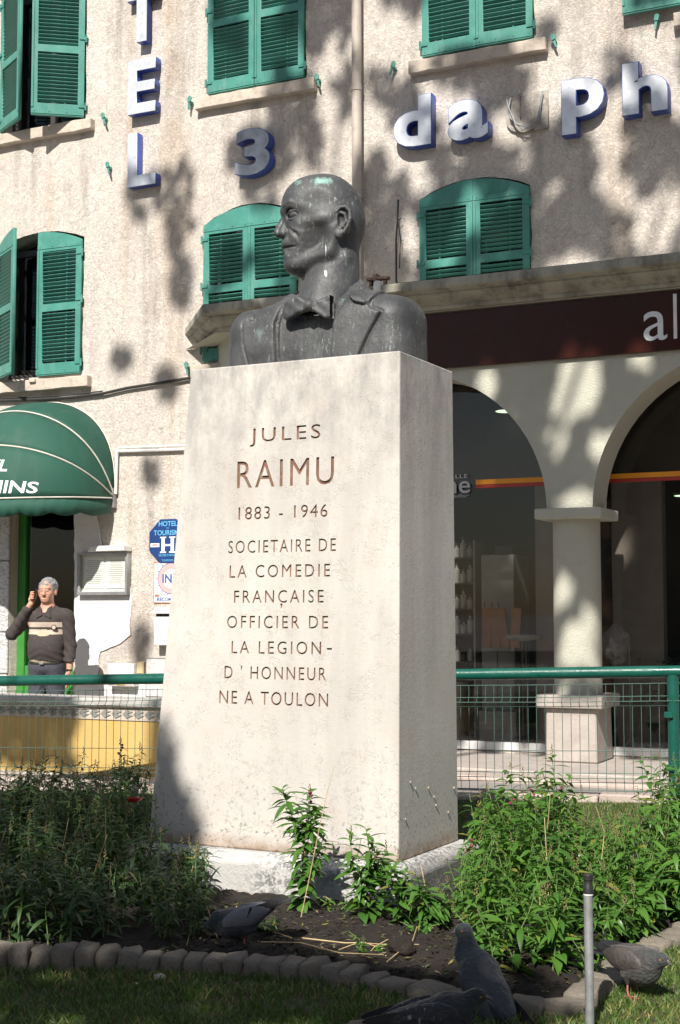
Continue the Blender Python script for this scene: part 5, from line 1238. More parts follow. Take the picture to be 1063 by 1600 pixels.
# hair: cap with curls
g = Grid((-.11, -.13, 1.60), (.11, .13, 1.79), .0055)
f = ell(g, (0, .020, 1.675), (.090, .105, .098)); f = smax(f, -ell(g, (0, -.085, 1.635), (.068, .050, .058)), .012); f = smax(f, -(g.Z - 1.625 + .3 * (g.Y - .02)), .01)
for i in range(70):
    a = rnd.uniform(-math.pi, math.pi); e_ = rnd.uniform(.15, 1.5); p = (.086 * math.cos(e_) * math.sin(a), .020 - .100 * math.cos(e_) * math.cos(a), 1.675 + .094 * math.sin(e_))
    if p[1] < -.07 and p[2] < 1.70: continue
    f = smin(f, ell(g, p, (.014, .014, .012)), .008)
link('hair', nets(g, f, 'hair', 0), M['hair'], man)
gl = MB()
for s in (-1, 1):
    gl.tube([(s * .033 + .022 * math.cos(a * math.pi / 8), -.118, 1.645 + .015 * math.sin(a * math.pi / 8)) for a in range(17)], .0018, 5); gl.tube([(s * .055, -.116, 1.65), (s * .083, -.02, 1.65)], .0018, 5)
gl.tube([(-.011, -.120, 1.65), (.011, -.120, 1.65)], .0018, 5).build('spectacles', M['greymetal'], man)
ph = empty('mobile_phone', (mp_.x, MD, MZ), 0, 'dark mobile phone held against the ear of the grey haired man', 'phone'); ph.location = Matrix.Rotation(R(-8), 4, 'Z') @ Vector((-.096 * .9, -.075 * .9, 1.60 * .875)) + Vector((mp_.x, MD, MZ)); ph.rotation_euler = (R(10), R(12), R(-8) + R(20))
MB().box(-.006, .006, -.025, .025, -.055, .055).build('case', M['blackplastic'], ph, .003)
MB().tube([(0, 0, -.008), (0, 0, .008)], .031, 14).tube([(-.02, -.028, 0), (-.0, -.034, 0)], .012, 10).build('wristwatch', M['blackplastic'], man, loc=(.2355, -.022, .865))

# ------------------------------------------------------------------ pigeons
def feather_mat(name, base, head, neck, wing, spots=0.0, bars=False, tail=(.03, .03, .033)):
    t = NT(name); x, y, z = t.z()[0], t.z()[1], t.z()[2]
    c = t.mix(t.ramp(t.noise(20, 4), .3, .7), tuple(v * .8 for v in base), base)
    c = t.mix(t.ramp(x, -.070, -.095, 0, 1), c, head); c = t.mix(t.math('MULTIPLY', t.ramp(x, -.045, -.06, 0, 1), t.ramp(t.noise(40, 3), .4, .6, 0, .7)), c, neck)
    if spots: c = t.mix(t.math('MULTIPLY', t.ramp(t.noise(75, 5, .7), .58, .64, 0, spots), t.ramp(x, -.03, .02, 0, 1)), c, (.3, .3, .3))
    t.col(c).set(rough=.6, sheen=.2, spec=.3).bump(t.math('ADD', t.noise(60, 4, .7, t.scaled(.35, 1, 1)), t.math('MULTIPLY', t.vor(90, t.scaled(.6, 1, 1)), .6)), .006); return t.m
M['tailf'] = simple('dark tail feathers', (.022, .022, .025), .6, var=.3, scale=30, bump=.002, bscale=80); M['pinkleg'] = simple('pink leg', (.42, .13, .12), .6); M['beakm'] = simple('beak', (.10, .085, .08), .4); M['eye'] = simple('orange eye', (.55, .20, .03), .2, var=0)
M['wingbar'] = simple('black wing bar', (.012, .012, .014), .6); M['cere'] = simple('white cere', (.6, .56, .52), .6)
def pigeon(name_label, loc, rz, pitch, fm, wm, hp=(-.105, 0, .20), neck=(-.07, 0, .12), bars=False, spots=False, sc=1.0, lowtail=0.0, headyaw=0.0, legc='pinkleg', wingdrop=False):
    """faces -x; feet at the origin"""
    r = empty('pigeon', loc, rz, name_label, 'pigeon', 'pigeons around the flower bed'); r.scale = (sc, sc, sc)
    bc = Vector((0, 0, .095)); Rt = Matrix.Rotation(pitch, 3, 'Y')
    def T(x, y, z): v = Rt @ Vector((x, y, z)); return (v.x, v.y, v.z + .095)
    lo = (-.17, -.09, .015); hi = (.14, .09, .28); g = Grid(lo, hi, .0036)
    f = ell(g, T(-.012, 0, .0), (.084, .052, .050), (0, pitch, 0)); f = smin(f, ell(g, T(-.045, 0, .008), (.052, .048, .048), (0, pitch, 0)), .02)
    f = smin(f, ell(g, T(.065, 0, .006), (.055, .032, .026), (0, pitch, 0)), .025)
    f = smin(f, poly(g, [T(-.050, 0, .022), neck, hp], [.040, .030, .0195], .02), .02)
    hd = Vector((-math.cos(headyaw), -math.sin(headyaw), -.12)); H0 = Vector(hp)
    f = smin(f, ell(g, tuple(H0 + hd * .006), (.023, .0185, .0195), (0, 0, headyaw)), .006)
    for s in (-1, 1): f = smin(f, cap(g, T(.005, s * .024, -.035), (.008, s * .024, .045), .018, .008), .012)
    link('body', nets(g, f, 'body'), fm, r)
    b0 = H0 + hd * .022; MB().tube([b0, b0 + hd * .012 + Vector((0, 0, -.001)), b0 + hd * .021 + Vector((0, 0, -.004))], .004, 8, rs=[.0055, .004, .001]).build('beak', M['beakm'], r, smooth=True)
    MB().tube([b0 + Vector((0, 0, .004)), b0 + hd * .007 + Vector((0, 0, .0035))], .004, 8, rs=[.0035, .002]).build('cere', M['cere'], r, smooth=True)
    sd = Vector((-hd.y, hd.x, 0)).normalized()
    for s in (-1, 1):
        p = H0 + hd * .010 + sd * s * .0165 + Vector((0, 0, .003)); MB().lathe([(.0005, -.0035), (.0035, -.001), (.0035, .001), (.0005, .0035)], 10).build('eye', M['eye'], r, loc=p, smooth=True)
    # wings: shell on the side with separate flight feathers behind
    for s in (-1, 1):
        g = Grid((-.11, -.10, .0), (.17, .10, .22), .0036)
        dz = -.02 if wingdrop else 0
        f = ell(g, T(.010, s * .036, .012 + dz), (.078, .017, .038), (0, pitch + R(6), s * R(-7))); f = smin(f, ell(g, T(.065, s * .030, .012 + dz), (.060, .010, .022), (0, pitch + R(6), s * R(-10))), .02)
        w_ = link('wing', nets(g, f, 'wing'), wm, r)
        fv = MB(); dirp = pitch + R(4) + (R(-14) if wingdrop else 0)
        for k in range(6):
            a = Vector(T(.055, s * (.036 - k * .0018), .030 - k * .008 + dz)); d = Matrix.Rotation(dirp - R(3 * k - 4), 3, 'Y') @ Vector((1, -s * (.16 if not wingdrop else .02), 0)).normalized(); L = .115 - k * .008; up = Matrix.Rotation(dirp, 3, 'Y') @ Vector((0, 0, 1)); n_ = Vector((0, s, 0)) * .0018
            pts = []
            for (q, hw) in ((0, .006), (.5, .010), (.88, .008), (1.0, .002)): pts.append((a + d * L * q + up * hw + n_ * (6 - k) * .4, a + d * L * q - up * hw + n_ * (6 - k) * .4))
            vv = [p for pr_ in pts for p in pr_] + [p - n_ for pr_ in pts for p in pr_]; ff = []
            for i in range(3): ff += [(2 * i, 2 * i + 1, 2 * i + 3, 2 * i + 2), (8 + 2 * i, 8 + 2 * i + 2, 8 + 2 * i + 3, 8 + 2 * i + 1), (2 * i, 2 * i + 2, 10 + 2 * i, 8 + 2 * i), (2 * i + 1, 9 + 2 * i, 11 + 2 * i, 2 * i + 3)]
            fv.add(vv, ff)
        tag(fv.build('flight_feathers', M['tailf'], w_), kind='stuff')
        if bars:
            for xx, L in ((.018, .028), (.045, .020)):
                g = Grid((-.02, -.10, .03), (.12, .10, .18), .004)
                a = T(xx + .012, s * .0465, .036 + dz); b = T(xx - .012, s * .0475, .036 - L * 1.3 + dz); link('wing_bar', nets(g, cap(g, a, b, .0048, .0055), 'wing_bar'), M['wingbar'], w_)
    tl_ = MB(); tp = pitch + R(lowtail)
    for k in range(7):
        yy = (k - 3) * .0075; a = Vector(T(.085, yy * .8, .004)); d = (Matrix.Rotation(tp, 3, 'Y') @ Vector((1, yy * 3.2, 0))).normalized(); L = .118 - abs(k - 3) * .003; sdv = Vector((0, 1, 0)); up = Matrix.Rotation(tp, 3, 'Y') @ Vector((0, 0, 1)) * .0012
        vv = []
        for q, hw in ((0, .006), (.6, .0095), (.95, .010), (1, .006)):
            c_ = a + d * L * q + up * (k % 2) * 1.2; vv += [c_ + sdv * hw + up, c_ - sdv * hw + up, c_ - sdv * hw - up, c_ + sdv * hw - up]
        ff = [(12, 13, 14, 15)]
        for i in range(3): ff += [(4 * i + j, 4 * i + (j + 1) % 4, 4 * i + 4 + (j + 1) % 4, 4 * i + 4 + j) for j in range(4)]
        tl_.add(vv, ff)
    tag(tl_.build('tail', M['tailf'], r), kind='stuff')
    for s in (-1, 1):
        lg = MB().tube([(.008, s * .024, .052), (.010, s * .024, .022), (.004, s * .025, .004)], .0032, 7).build('leg', M[legc], r, smooth=True)
        ft = MB()
        for a in (-32, 0, 32): ft.tube([(.004, s * .025, .005), (.004 - .020 * math.cos(R(a)), s * .025 + .020 * math.sin(R(a)), .005), (.004 - .033 * math.cos(R(a)), s * .025 + .033 * math.sin(R(a)), .001)], .0022, 6)
        ft.tube([(.004, s * .025, .005), (.022, s * .026, .002)], .002, 6); ft.build('foot', M[legc], lg, smooth=True)
    return r
fgrey = feather_mat('slate feathers', (.062, .065, .076), (.035, .038, .048), (.03, .055, .045), None)
fpale = feather_mat('pale grey feathers', (.060, .062, .07), (.03, .032, .04), (.03, .05, .045), None); wpale = simple('pale wing', (.17, .175, .19), .6, var=.1, scale=12, bump=.002, bscale=70)
fblack = feather_mat('blackish feathers', (.030, .030, .035), (.018, .018, .021), (.02, .028, .025), None); wspot = feather_mat('speckled dark wing', (.034, .034, .038), (.022, .022, .025), (.022, .022, .025), None, spots=.9)
fbrown = feather_mat('brown grey feathers', (.062, .055, .052), (.045, .042, .044), (.04, .05, .048), None, spots=.35); wdark = simple('slate wing', (.050, .053, .062), .6, var=.25, scale=25, bump=.003, bscale=90)
wbrown = simple('brown wing', (.060, .050, .045), .6, var=.35, scale=35, bump=.004, bscale=90)
p = gnd(380, 1480, .01); pigeon('pale grey pigeon with black wing bars pecking in the soil by the pedestal base', p, R(-8), R(-24), fpale, wpale, hp=(-.118, 0, .072), neck=(-.088, 0, .098), bars=True, sc=.90, headyaw=R(0))
p = gnd(762, 1602, .0); p = Vector((p.x, 3.98, .0)); pigeon('slate grey pigeon standing upright on the edging stones seen from behind', (atY(762, 1560, 4.02).x, 4.02, -.035), R(-60), R(32), fgrey, wdark, hp=(-.098, 0, .222), neck=(-.088, 0, .165), sc=1.08, lowtail=4, headyaw=R(60), wingdrop=True)
p = atY(672, 1600, 3.66); pigeon('blackish pigeon with speckled wings facing right at the lower picture edge', (p.x, 3.66, -.015), R(183), R(4), fblack, wspot, hp=(-.112, 0, .150), neck=(-.085, 0, .125), sc=1.03, headyaw=0)
p = gnd(992, 1558, .0); pigeon('brownish grey pigeon with pink feet standing right of the metal stake', p, R(128), R(-8), fbrown, wbrown, hp=(-.112, 0, .128), neck=(-.080, 0, .118), sc=.88, lowtail=12).scale.z = .98
# ------------------------------------------------------------------ stake with sprinkler head, pebbles
b = gnd(922, 1612, 0); zt = atY(922, 1390, b.y).z
sk = empty('metal_stake', (b.x, b.y, -.02), 0, 'slim galvanised pipe stake with black cap standing in the lawn', 'stake')
MB().tube([(0, 0, -.05), (.0, 0, zt * .5), (-.0006, 0, zt + .015)], .0122, 16).build('pipe', M['galv'], sk, smooth=True)
cp = MB().lathe([(.0135, 0), (.0135, .02), (.0115, .024), (.0115, .034), (.0135, .036), (.0135, .048), (.010, .052)], 16).build('sprinkler_cap', M['blackplastic'], sk, loc=(0, 0, zt + .010), smooth=True)
MB().lathe([(.0132, 0), (.0132, .004)], 14).build('collar', M['whitepaint'], sk, loc=(0, 0, zt + .006))
for i, (px, py, r_) in enumerate(((535, 1533, .016), (250, 1527, .020), (253, 1505, .012), (301, 1508, .010), (213, 1537, .007), (640, 1533, .008))):
    p = gnd(px, py, .01); bm = bmesh.new(); bmesh.ops.create_icosphere(bm, subdivisions=2, radius=r_)
    for v in bm.verts: v.co *= 1 + .25 * mn.noise(v.co * 60 + Vector((i * 3, 0, 0))); v.co.z *= .6
    me = bpy.data.meshes.new('pebble'); bm.to_mesh(me); bm.free(); tag(link('pebble', me, simple('pebble', (.42, .36, .28), .9, bump=.003) if i == 0 else bpy.data.materials['pebble'], None, p), ['pale pebble lying against the edging stones right of the middle', 'largest cream pebble lying in the lawn below the edging', 'small pebble right below the edging above the largest cream one', 'pale pebble beside the edging stones below the pecking pigeon', 'tiny white pebble leftmost in the lawn', 'small pebble in the grass left of the standing pigeon'][i], 'pebble', 'pebbles in the lawn')
# ------------------------------------------------------------------ plants
def leafmat(name, a, b, tr=.30, rough=.38):
    t = NT(name); isl = t.n('ShaderNodeNewGeometry').outputs['Random Per Island']; v = t.math('ADD', t.math('MULTIPLY', isl, .6), t.math('MULTIPLY', t.rand(), .5))
    c = t.mix(t.ramp(v, .1, 1.0), a, b); c = t.mix(t.ramp(isl if tr < .25 else t.rand(), .93, .97, 0, .8), c, (.26, .22, .05)); c = t.mix(t.ramp(t.noise(30, 3), .6, .8, 0, .3), c, (.16, .18, .04))
    t.col(c).set(rough=rough, spec=.5)
    o = [n for n in t.t.nodes if n.type == 'OUTPUT_MATERIAL'][0]; tl_ = t.n('ShaderNodeBsdfTranslucent'); t.t.links.new(t.mix(.5, c, (.16, .30, .03)), tl_.inputs[0])
    mx = t.n('ShaderNodeMixShader', inp={0: tr}); t.t.links.new(t.p.outputs[0], mx.inputs[1]); t.t.links.new(tl_.outputs[0], mx.inputs[2]); t.t.links.new(mx.outputs[0], o.inputs[0]); return t.m
M['leaf'] = leafmat('snapdragon leaf', (.030, .105, .018), (.115, .25, .035)); M['leafdark'] = leafmat('narrow dark leaf', (.028, .065, .020), (.055, .11, .032), .2, .5)
M['stem'] = simple('green stem', (.12, .20, .05), .6, var=.2); M['dry'] = simple('dry stalk', (.46, .34, .18), .8, var=.25, scale=20); M['budm'] = simple('seed bud', (.17, .13, .055), .8, var=.4, scale=60); M['petal'] = simple('magenta petal', (.34, .035, .11), .6, var=.2); M['redpetal'] = simple('red petal', (.50, .012, .015), .5)
def leaf_geo(L, W, curl, fold=.25, n=5, tip=1.0):
    vs_ = []; fs = []
    for i in range(n + 1):
        q = i / n; w_ = W * (math.sin(math.pi * min(1, q * .93 + .07) ** tip)) if i < n else 0; x = L * q; z = -curl * q * q * L + .12 * L * q
        vs_ += [(x, -w_ / 2, z + fold * w_ * .5), (x, 0, z), (x, w_ / 2, z + fold * w_ * .5)]
    for i in range(n):
        a = i * 3; fs += [(a, a + 1, a + 4, a + 3), (a + 1, a + 2, a + 5, a + 4)]
    return vs_, fs
def leaf_mesh(*a, m=None, **k):
    v, f = leaf_geo(*a, **k); me = bpy.data.meshes.new('leaf'); me.from_pydata(v, [], f); me.polygons.foreach_set('use_smooth', [True] * len(f)); me.materials.append(m); return me
LM = [leaf_mesh(.064, .0165, .5, m=M['leaf']), leaf_mesh(.056, .018, .9, m=M['leaf']), leaf_mesh(.072, .0165, .25, m=M['leaf']), leaf_mesh(.046, .021, .5, m=M['leaf'], tip=.8)]
LO = [leaf_mesh(.040, .026, .5, m=M['leaf'], tip=.75, fold=.15), leaf_mesh(.050, .034, .7, m=M['leaf'], tip=.8, fold=.12)]
def stem_pts(h, lean, n=7, wob=.012):
    a = rnd.uniform(0, 6.28); return [Vector((lean[0] * (i / n) ** 1.5 + wob * math.sin(a + i * .9) * i / n, lean[1] * (i / n) ** 1.5 + wob * math.cos(a * 1.3 + i * .8) * i / n, h * i / n)) for i in range(n + 1)]
def interp(P, q):
    x = q * (len(P) - 1); i = min(int(x), len(P) - 2); return P[i].lerp(P[i + 1], x - i)
def bud_spike(mb, tp, L, flower=False):
    for k in range(int(9 * L / .04)):
        q = k / (9 * L / .04); a = k * 2.4; r_ = .0055 * (1.1 - q); mb.lathe([(.0006, -.0032), (.0030 * (1.15 - q * .6), 0), (.0004, .0042)], 6, (tp.x + math.cos(a) * r_, tp.y + math.sin(a) * r_, tp.z + q * L - .004))
def plant(loc, stems, label, group, single=True, flower=None, leafset=None, dens=1.0, mat='leaf', lscale=1.0, budp=.6):
    root = empty('snapdragon_plant', loc, 0, label, 'plant', group); sm = MB(); bd = MB(); fl = MB(); jv = []; jf = []; hasb = False; count = 0
    for (dx, dy, h, lean) in stems:
        P = [p + Vector((dx, dy, 0)) for p in stem_pts(h, lean)]; sm.tube(P, .002, 5, rs=[.0026 * (1 - .6 * i / (len(P) - 1)) for i in range(len(P))], cap=False)
        branches = [(P, 0.04, 1.0, 1.0)]
        for b in range(rnd.choice((1, 2, 3)) if h > .16 else 1):
            q = rnd.uniform(.15, .6); b0 = interp(P, q); a = rnd.uniform(0, 6.28); bl = h * rnd.uniform(.25, .45)
            BP = [b0 + Vector((math.cos(a) * bl * .45 * (i / 4) ** .7, math.sin(a) * bl * .45 * (i / 4) ** .7, bl * i / 4)) for i in range(5)]; sm.tube(BP, .0014, 4, cap=False); branches.append((BP, .1, 1.0, .8))
        for (BP, q0, q1, ls) in branches:
            L = sum((BP[i + 1] - BP[i]).length for i in range(len(BP) - 1)); n = max(4, int(L / .0105 * dens))
            for k in range(n):
                q = q0 + (q1 - q0) * (k + rnd.random() * .6) / n; p = interp(BP, min(q, .995)); a = k * 2.4 + rnd.uniform(-.4, .4)
                low = (p.z / max(h, .1)) < .35 and leafset is None
                el = rnd.uniform(-.25, .5) + .75 * max(0, q - .75) * 2; sc = lscale * ls * rnd.uniform(.75, 1.2) * (1.0 if q < .8 else 1.0 - (q - .8) * 2.2)
                Mx = Matrix.Translation(p) @ Matrix.Rotation(a, 4, 'Z') @ Matrix.Rotation(-el, 4, 'Y') @ Matrix.Rotation(rnd.uniform(-.5, .5), 4, 'X') @ Matrix.Scale(sc, 4)
                me = rnd.choice(LO if low and rnd.random() < .7 else (leafset or LM))
                if single and count < 120:
                    o = bpy.data.objects.new('leaf', me); COL.objects.link(o); o.parent = root; o.matrix_basis = Mx; count += 1
                else:
                    b_ = len(jv); jv += [Mx @ v.co for v in me.vertices]; jf += [tuple(i + b_ for i in f.vertices) for f in me.polygons]
        if rnd.random() < budp: bud_spike(bd, P[-1], rnd.uniform(.025, .05)); hasb = True
        if flower and rnd.random() < flower[1]:
            for k in range(rnd.choice((2, 3, 4))):
                a = rnd.uniform(0, 6.28); fl.lathe([(.001, -.006), (.0052, -.002), (.0058, .003), (.002, .005)], 7, (P[-1].x + math.cos(a) * .008, P[-1].y + math.sin(a) * .008, P[-1].z - .006 - .011 * k))
    if rnd.random() < .4 and len(stems) > 2:
        a = rnd.uniform(0, 6.28); hh = stems[0][2] * rnd.uniform(.6, 1.2); MB().tube([(0, 0, 0), (math.cos(a) * .02, math.sin(a) * .02, hh * .5), (math.cos(a) * .07, math.sin(a) * .07, hh)], .0014, 4).build('dry_stem', M['dry'], root, smooth=True)
    sm.build('stem', M['stem'], root, smooth=True)
    if jv:
        me = bpy.data.meshes.new('foliage'); me.from_pydata(jv, [], jf); me.polygons.foreach_set('use_smooth', [True] * len(jf)); tag(link('foliage', me, M[mat], root), kind='stuff')
    if hasb: tag(bd.build('bud_spike', M['budm'], root, smooth=True), kind='stuff')
    if fl.v: tag(fl.build('blossom', flower[0], root, smooth=True), kind='stuff')
    return root
def gat(px, py): p = gnd(px, py, .0); p.z = soilz(p.x, p.y); return p
def toppos(base, px, py): q = atY(px, py, base.y); return (q.x - base.x, q.z - base.z)
def fplant(bpx, bpy_, tops, label, **k):
    b = gat(bpx, bpy_); st = []
    for (tx, ty) in tops:
        dx, h = toppos(b, tx, ty); o = dx * .35 if len(tops) > 1 else 0; st.append((o, rnd.uniform(-.03, .03), h, (dx - o, rnd.uniform(-.02, .02))))
    return plant(b, st, label, None, **k)
fplant(472, 1436, [(482, 1236)], 'tall single snapdragon stem with pink buds in front of the pedestal', flower=(M['petal'], 1.0), dens=2.6, budp=1, lscale=1.3)
fplant(575, 1446, [(546, 1300), (576, 1292), (556, 1340), (598, 1330), (618, 1345)], 'bushy green snapdragon before the right corner of the pedestal', budp=.8, dens=1.3, lscale=1.15)
fplant(628, 1452, [(612, 1350), (640, 1362), (655, 1390)], 'leafy snapdragon below the front corner edge of the pedestal', budp=0, dens=1.4, lscale=1.15)
fplant(672, 1462, [(646, 1365), (681, 1392), (700, 1385), (665, 1420)], 'low oval leaved plant left of the standing pigeon', budp=.2, dens=1.5, lscale=1.1)
fplant(718, 1440, [(700, 1400), (722, 1375), (742, 1380)], 'pale green young plant just above the standing pigeon', budp=.0, dens=1.2)
# right bed
RG = 'snapdragons massed right of the pedestal'
n = 0; tries = 0; spots = []
def rtop(px):                               # height of the foliage in the right bed, by depth and a little by place
    return 0
while n < 72 and tries < 6000:
    tries += 1; x = rnd.uniform(.42, 2.1); y = rnd.uniform(4.35, 6.25)
    if not inpoly(x, y, BED) or edist(x, y) < .06: continue
    lp = PMI @ Vector((x, y, 0))
    if abs(lp.x) < WB / 2 + .14 and abs(lp.y) < DB / 2 + .14: continue
    if lp.x < WB / 2 + .12 and lp.y < 0 and x < .50: continue
    if lp.y > -.1 and x < .62: continue
    if any((x - a) ** 2 + (y - b) ** 2 < .0155 for a, b in spots): continue
    spots.append((x, y)); k = max(0, min(1, (y - 4.4) / 1.5)); h = .17 + .20 * k + rnd.uniform(-.03, .05); z = soilz(x, y)
    px_ = 531.5 + FPX * x / y
    if y > 5.85 and px_ < 1000: h *= .6
    if px_ < 880: h *= 1.14
    elif px_ < 1010: h *= .80
    st = [(rnd.uniform(-.05, .05), rnd.uniform(-.05, .05), h * rnd.uniform(.6, 1.25), (rnd.uniform(-.09, .09), rnd.uniform(-.06, .05))) for _ in range(rnd.choice((3, 4, 4)))]
    plant((x, y, z), st, 'green snapdragon with narrow glossy leaves in the dense sunny bed right of the pedestal', RG, flower=(M['petal'], .03), dens=rnd.uniform(.6, 1.05), budp=.45, lscale=rnd.uniform(.72, 1.3)); n += 1
# left bed: darker, narrow leaves
LD = [leaf_mesh(.062, .0115, .5, m=M['leafdark']), leaf_mesh(.056, .013, .8, m=M['leafdark']), leaf_mesh(.048, .015, .4, m=M['leafdark'])]
LG = 'shaded snapdragons massed left of the pedestal'; spots = []; n = 0; tries = 0
while n < 85 and tries < 6000:
    tries += 1; x = rnd.uniform(-2.2, -.42); y = rnd.uniform(4.75, 7.1)
    if not inpoly(x, y, BED) or edist(x, y) < .09: continue
    px_ = 531.5 + FPX * x / y
    if px_ < -60 or px_ > 312: continue
    lp = PMI @ Vector((x, y, 0))
    if abs(lp.x) < WB / 2 + .15 and abs(lp.y) < DB / 2 + .13: continue
    if any((x - a) ** 2 + (y - b) ** 2 < .017 for a, b in spots): continue
    spots.append((x, y)); k = max(0, min(1, (y - 4.9) / 1.4)); h = .22 + .14 * k + rnd.uniform(-.03, .04)
    if px_ > 235: h *= .78
    st = [(rnd.uniform(-.05, .05), rnd.uniform(-.05, .05), h * rnd.uniform(.75, 1.12), (rnd.uniform(-.06, .06), rnd.uniform(-.06, .05))) for _ in range(4)]
    plant((x, y, soilz(x, y)), st, 'dark narrow leaved snapdragon in the shaded bed left of the pedestal', LG, single=False, mat='leafdark', leafset=LD, dens=rnd.uniform(.7, 1.1), budp=.5, lscale=rnd.uniform(.75, 1.3)); n += 1
def tall(px, py, D, label, flower=None, dens=.8):
    x = (px - 531.5) * D / FPX; z0 = soilz(x, D); h = atY(px, py, D).z - z0 - .03; plant((x, D, z0), [(0, 0, h, (.0, 0))], label, None, single=True, mat='leafdark', leafset=LD, dens=dens, budp=1, flower=flower, lscale=.9)
tall(190, 1150, 5.9, 'tallest snapdragon spike with red brown buds against the yellow wall', (M['petal'], 1)); tall(102, 1198, 6.0, 'dark snapdragon spike second from left against the fence'); tall(62, 1243, 5.8, 'short dark spike low in front of the left fence'); tall(42, 1205, 6.3, 'thin snapdragon spike near the left picture edge'); tall(228, 1205, 6.2, 'snapdragon spike close to the left edge of the pedestal')
tall(1012, 1212, 6.3, 'brown seeded snapdragon spike rising above the bed near the right fence post'); tall(1048, 1205, 6.2, 'snapdragon spike beside the right fence post', (M['petal'], 1)); tall(876, 1218, 6.2, 'seeded snapdragon spike in the middle of the right bed', (M['petal'], 1)); tall(838, 1262, 5.9, 'brown bud spike left of centre in the right bed')
# red blossom
rb = empty('red_rose', atY(209, 1250, 6.0), 0, 'small red blossom in the dark foliage beside the pedestal', 'flower')
m = MB()
for k in range(9):
    a = k * 2.4; r_ = .004 + .0022 * k; m.add([Vector((math.cos(a + u) * r_ * (1 + v), math.sin(a + u) * r_ * (1 + v), -.008 + .016 * v)) for u in (-.6, 0, .6) for v in (0, 1)], [(0, 2, 3, 1), (2, 4, 5, 3)])
tag(m.build('petal', M['redpetal'], rb, smooth=True), kind='stuff'); MB().tube([(0, 0, -.2), (0, 0, -.005)], .0025, 5).build('stem', M['stem'], rb)
# dry stalks
def stalk(pts, D0, label, r=.0020, up=False):
    P = []
    for i, (px, py) in enumerate(pts):
        if up: q = atY(px, py, D0 - .0 * i)
        else: q = gnd(px, py, .0); q.z = soilz(q.x, q.y) + .012 + .006 * (i % 2)
        P.append(q)
    o = empty('dry_stalk', P[0], 0, label, 'stalk', None); MB().tube([p - P[0] for p in P], r, 6, rs=[r * (1 - .5 * i / len(P)) for i in range(len(P))]).build('stalk', M['dry'], o, smooth=True)
stalk([(468, 1445), (484, 1370), (500, 1290), (511, 1240), (523, 1196)], gat(468, 1440).y - .03, 'long dry stalk leaning up beside the tall snapdragon', up=True)
stalk([(473, 1482), (505, 1487), (540, 1491), (570, 1495), (600, 1500)], 0, 'pale dry stalk lying across the bare soil', .0026)
stalk([(530, 1500), (560, 1494), (600, 1492), (655, 1499)], 0, 'thin bent dry stalk crossing behind the pale stalk')
stalk([(605, 1519), (628, 1505), (645, 1488), (652, 1472)], 0, 'forked dry stalk end near the clod of earth')
stalk([(400, 1460), (430, 1473), (456, 1482)], 0, 'dry green stalk lying beside the pecking pigeon')
stalk([(408, 1490), (470, 1495), (530, 1508), (600, 1512)], 0, 'long thin stalk along the edging stones', .0022)
stalk([(300, 1440), (297, 1470), (292, 1490)], 0, 'yellowed stem hanging over the edging by the dark bed'); stalk([(310, 1395), (325, 1440), (340, 1478)], 0, 'thin dry stem beside the head of the pecking pigeon', .002)
stalk([(985, 1440), (1020, 1428), (1063, 1418)], 0, 'reddish dry stalk on the soil at the right picture edge')
# clod and soil crumbs
def crumbs(name, N, region, rad, m, label=None):
    v_ = []; f_ = []; bm = bmesh.new(); bmesh.ops.create_icosphere(bm, subdivisions=1, radius=1); bv = [v.co.copy() for v in bm.verts]; bf = [tuple(v.index for v in f.verts) for f in bm.faces]; bm.free()
    for _ in range(N):
        x, y = region(); r_ = rnd.uniform(*rad); z = soilz(x, y); b_ = len(v_); s_ = Vector((rnd.uniform(.7, 1.3), rnd.uniform(.7, 1.3), rnd.uniform(.5, .9)))
        v_ += [Vector((x, y, z)) + Vector((c.x * s_.x, c.y * s_.y, c.z * s_.z)) * r_ * rnd.uniform(.8, 1.2) for c in bv]; f_ += [tuple(i + b_ for i in f) for f in bf]
    me = bpy.data.meshes.new(name); me.from_pydata(v_, [], f_); tag(link(name, me, m), label, 'soil' if label else None, kind='stuff')
def reg():
    while True:
        x = rnd.uniform(-.6, 1.3); y = rnd.uniform(4.15, 5.4)
        if inpoly(x, y, BED) and edist(x, y) > .03: return x, y
crumbs('soil_crumbs', 2600, reg, (.002, .010), M['soil'], 'dark crumbly soil between the plants of the bed')
cl_ = gat(628, 1503); bm = bmesh.new(); bmesh.ops.create_icosphere(bm, subdivisions=4, radius=.045)
for v in bm.verts: v.co *= 1 + .25 * mn.noise(v.co * 25) + .12 * mn.noise(v.co * 80); v.co.z *= .7
me = bpy.data.meshes.new('soil_clod'); bm.to_mesh(me); bm.free(); tag(link('soil_clod', me, M['soil'], None, cl_ + Vector((0, 0, .02))), 'fist sized dark clod of earth on the soil left of the standing pigeon', 'clod')
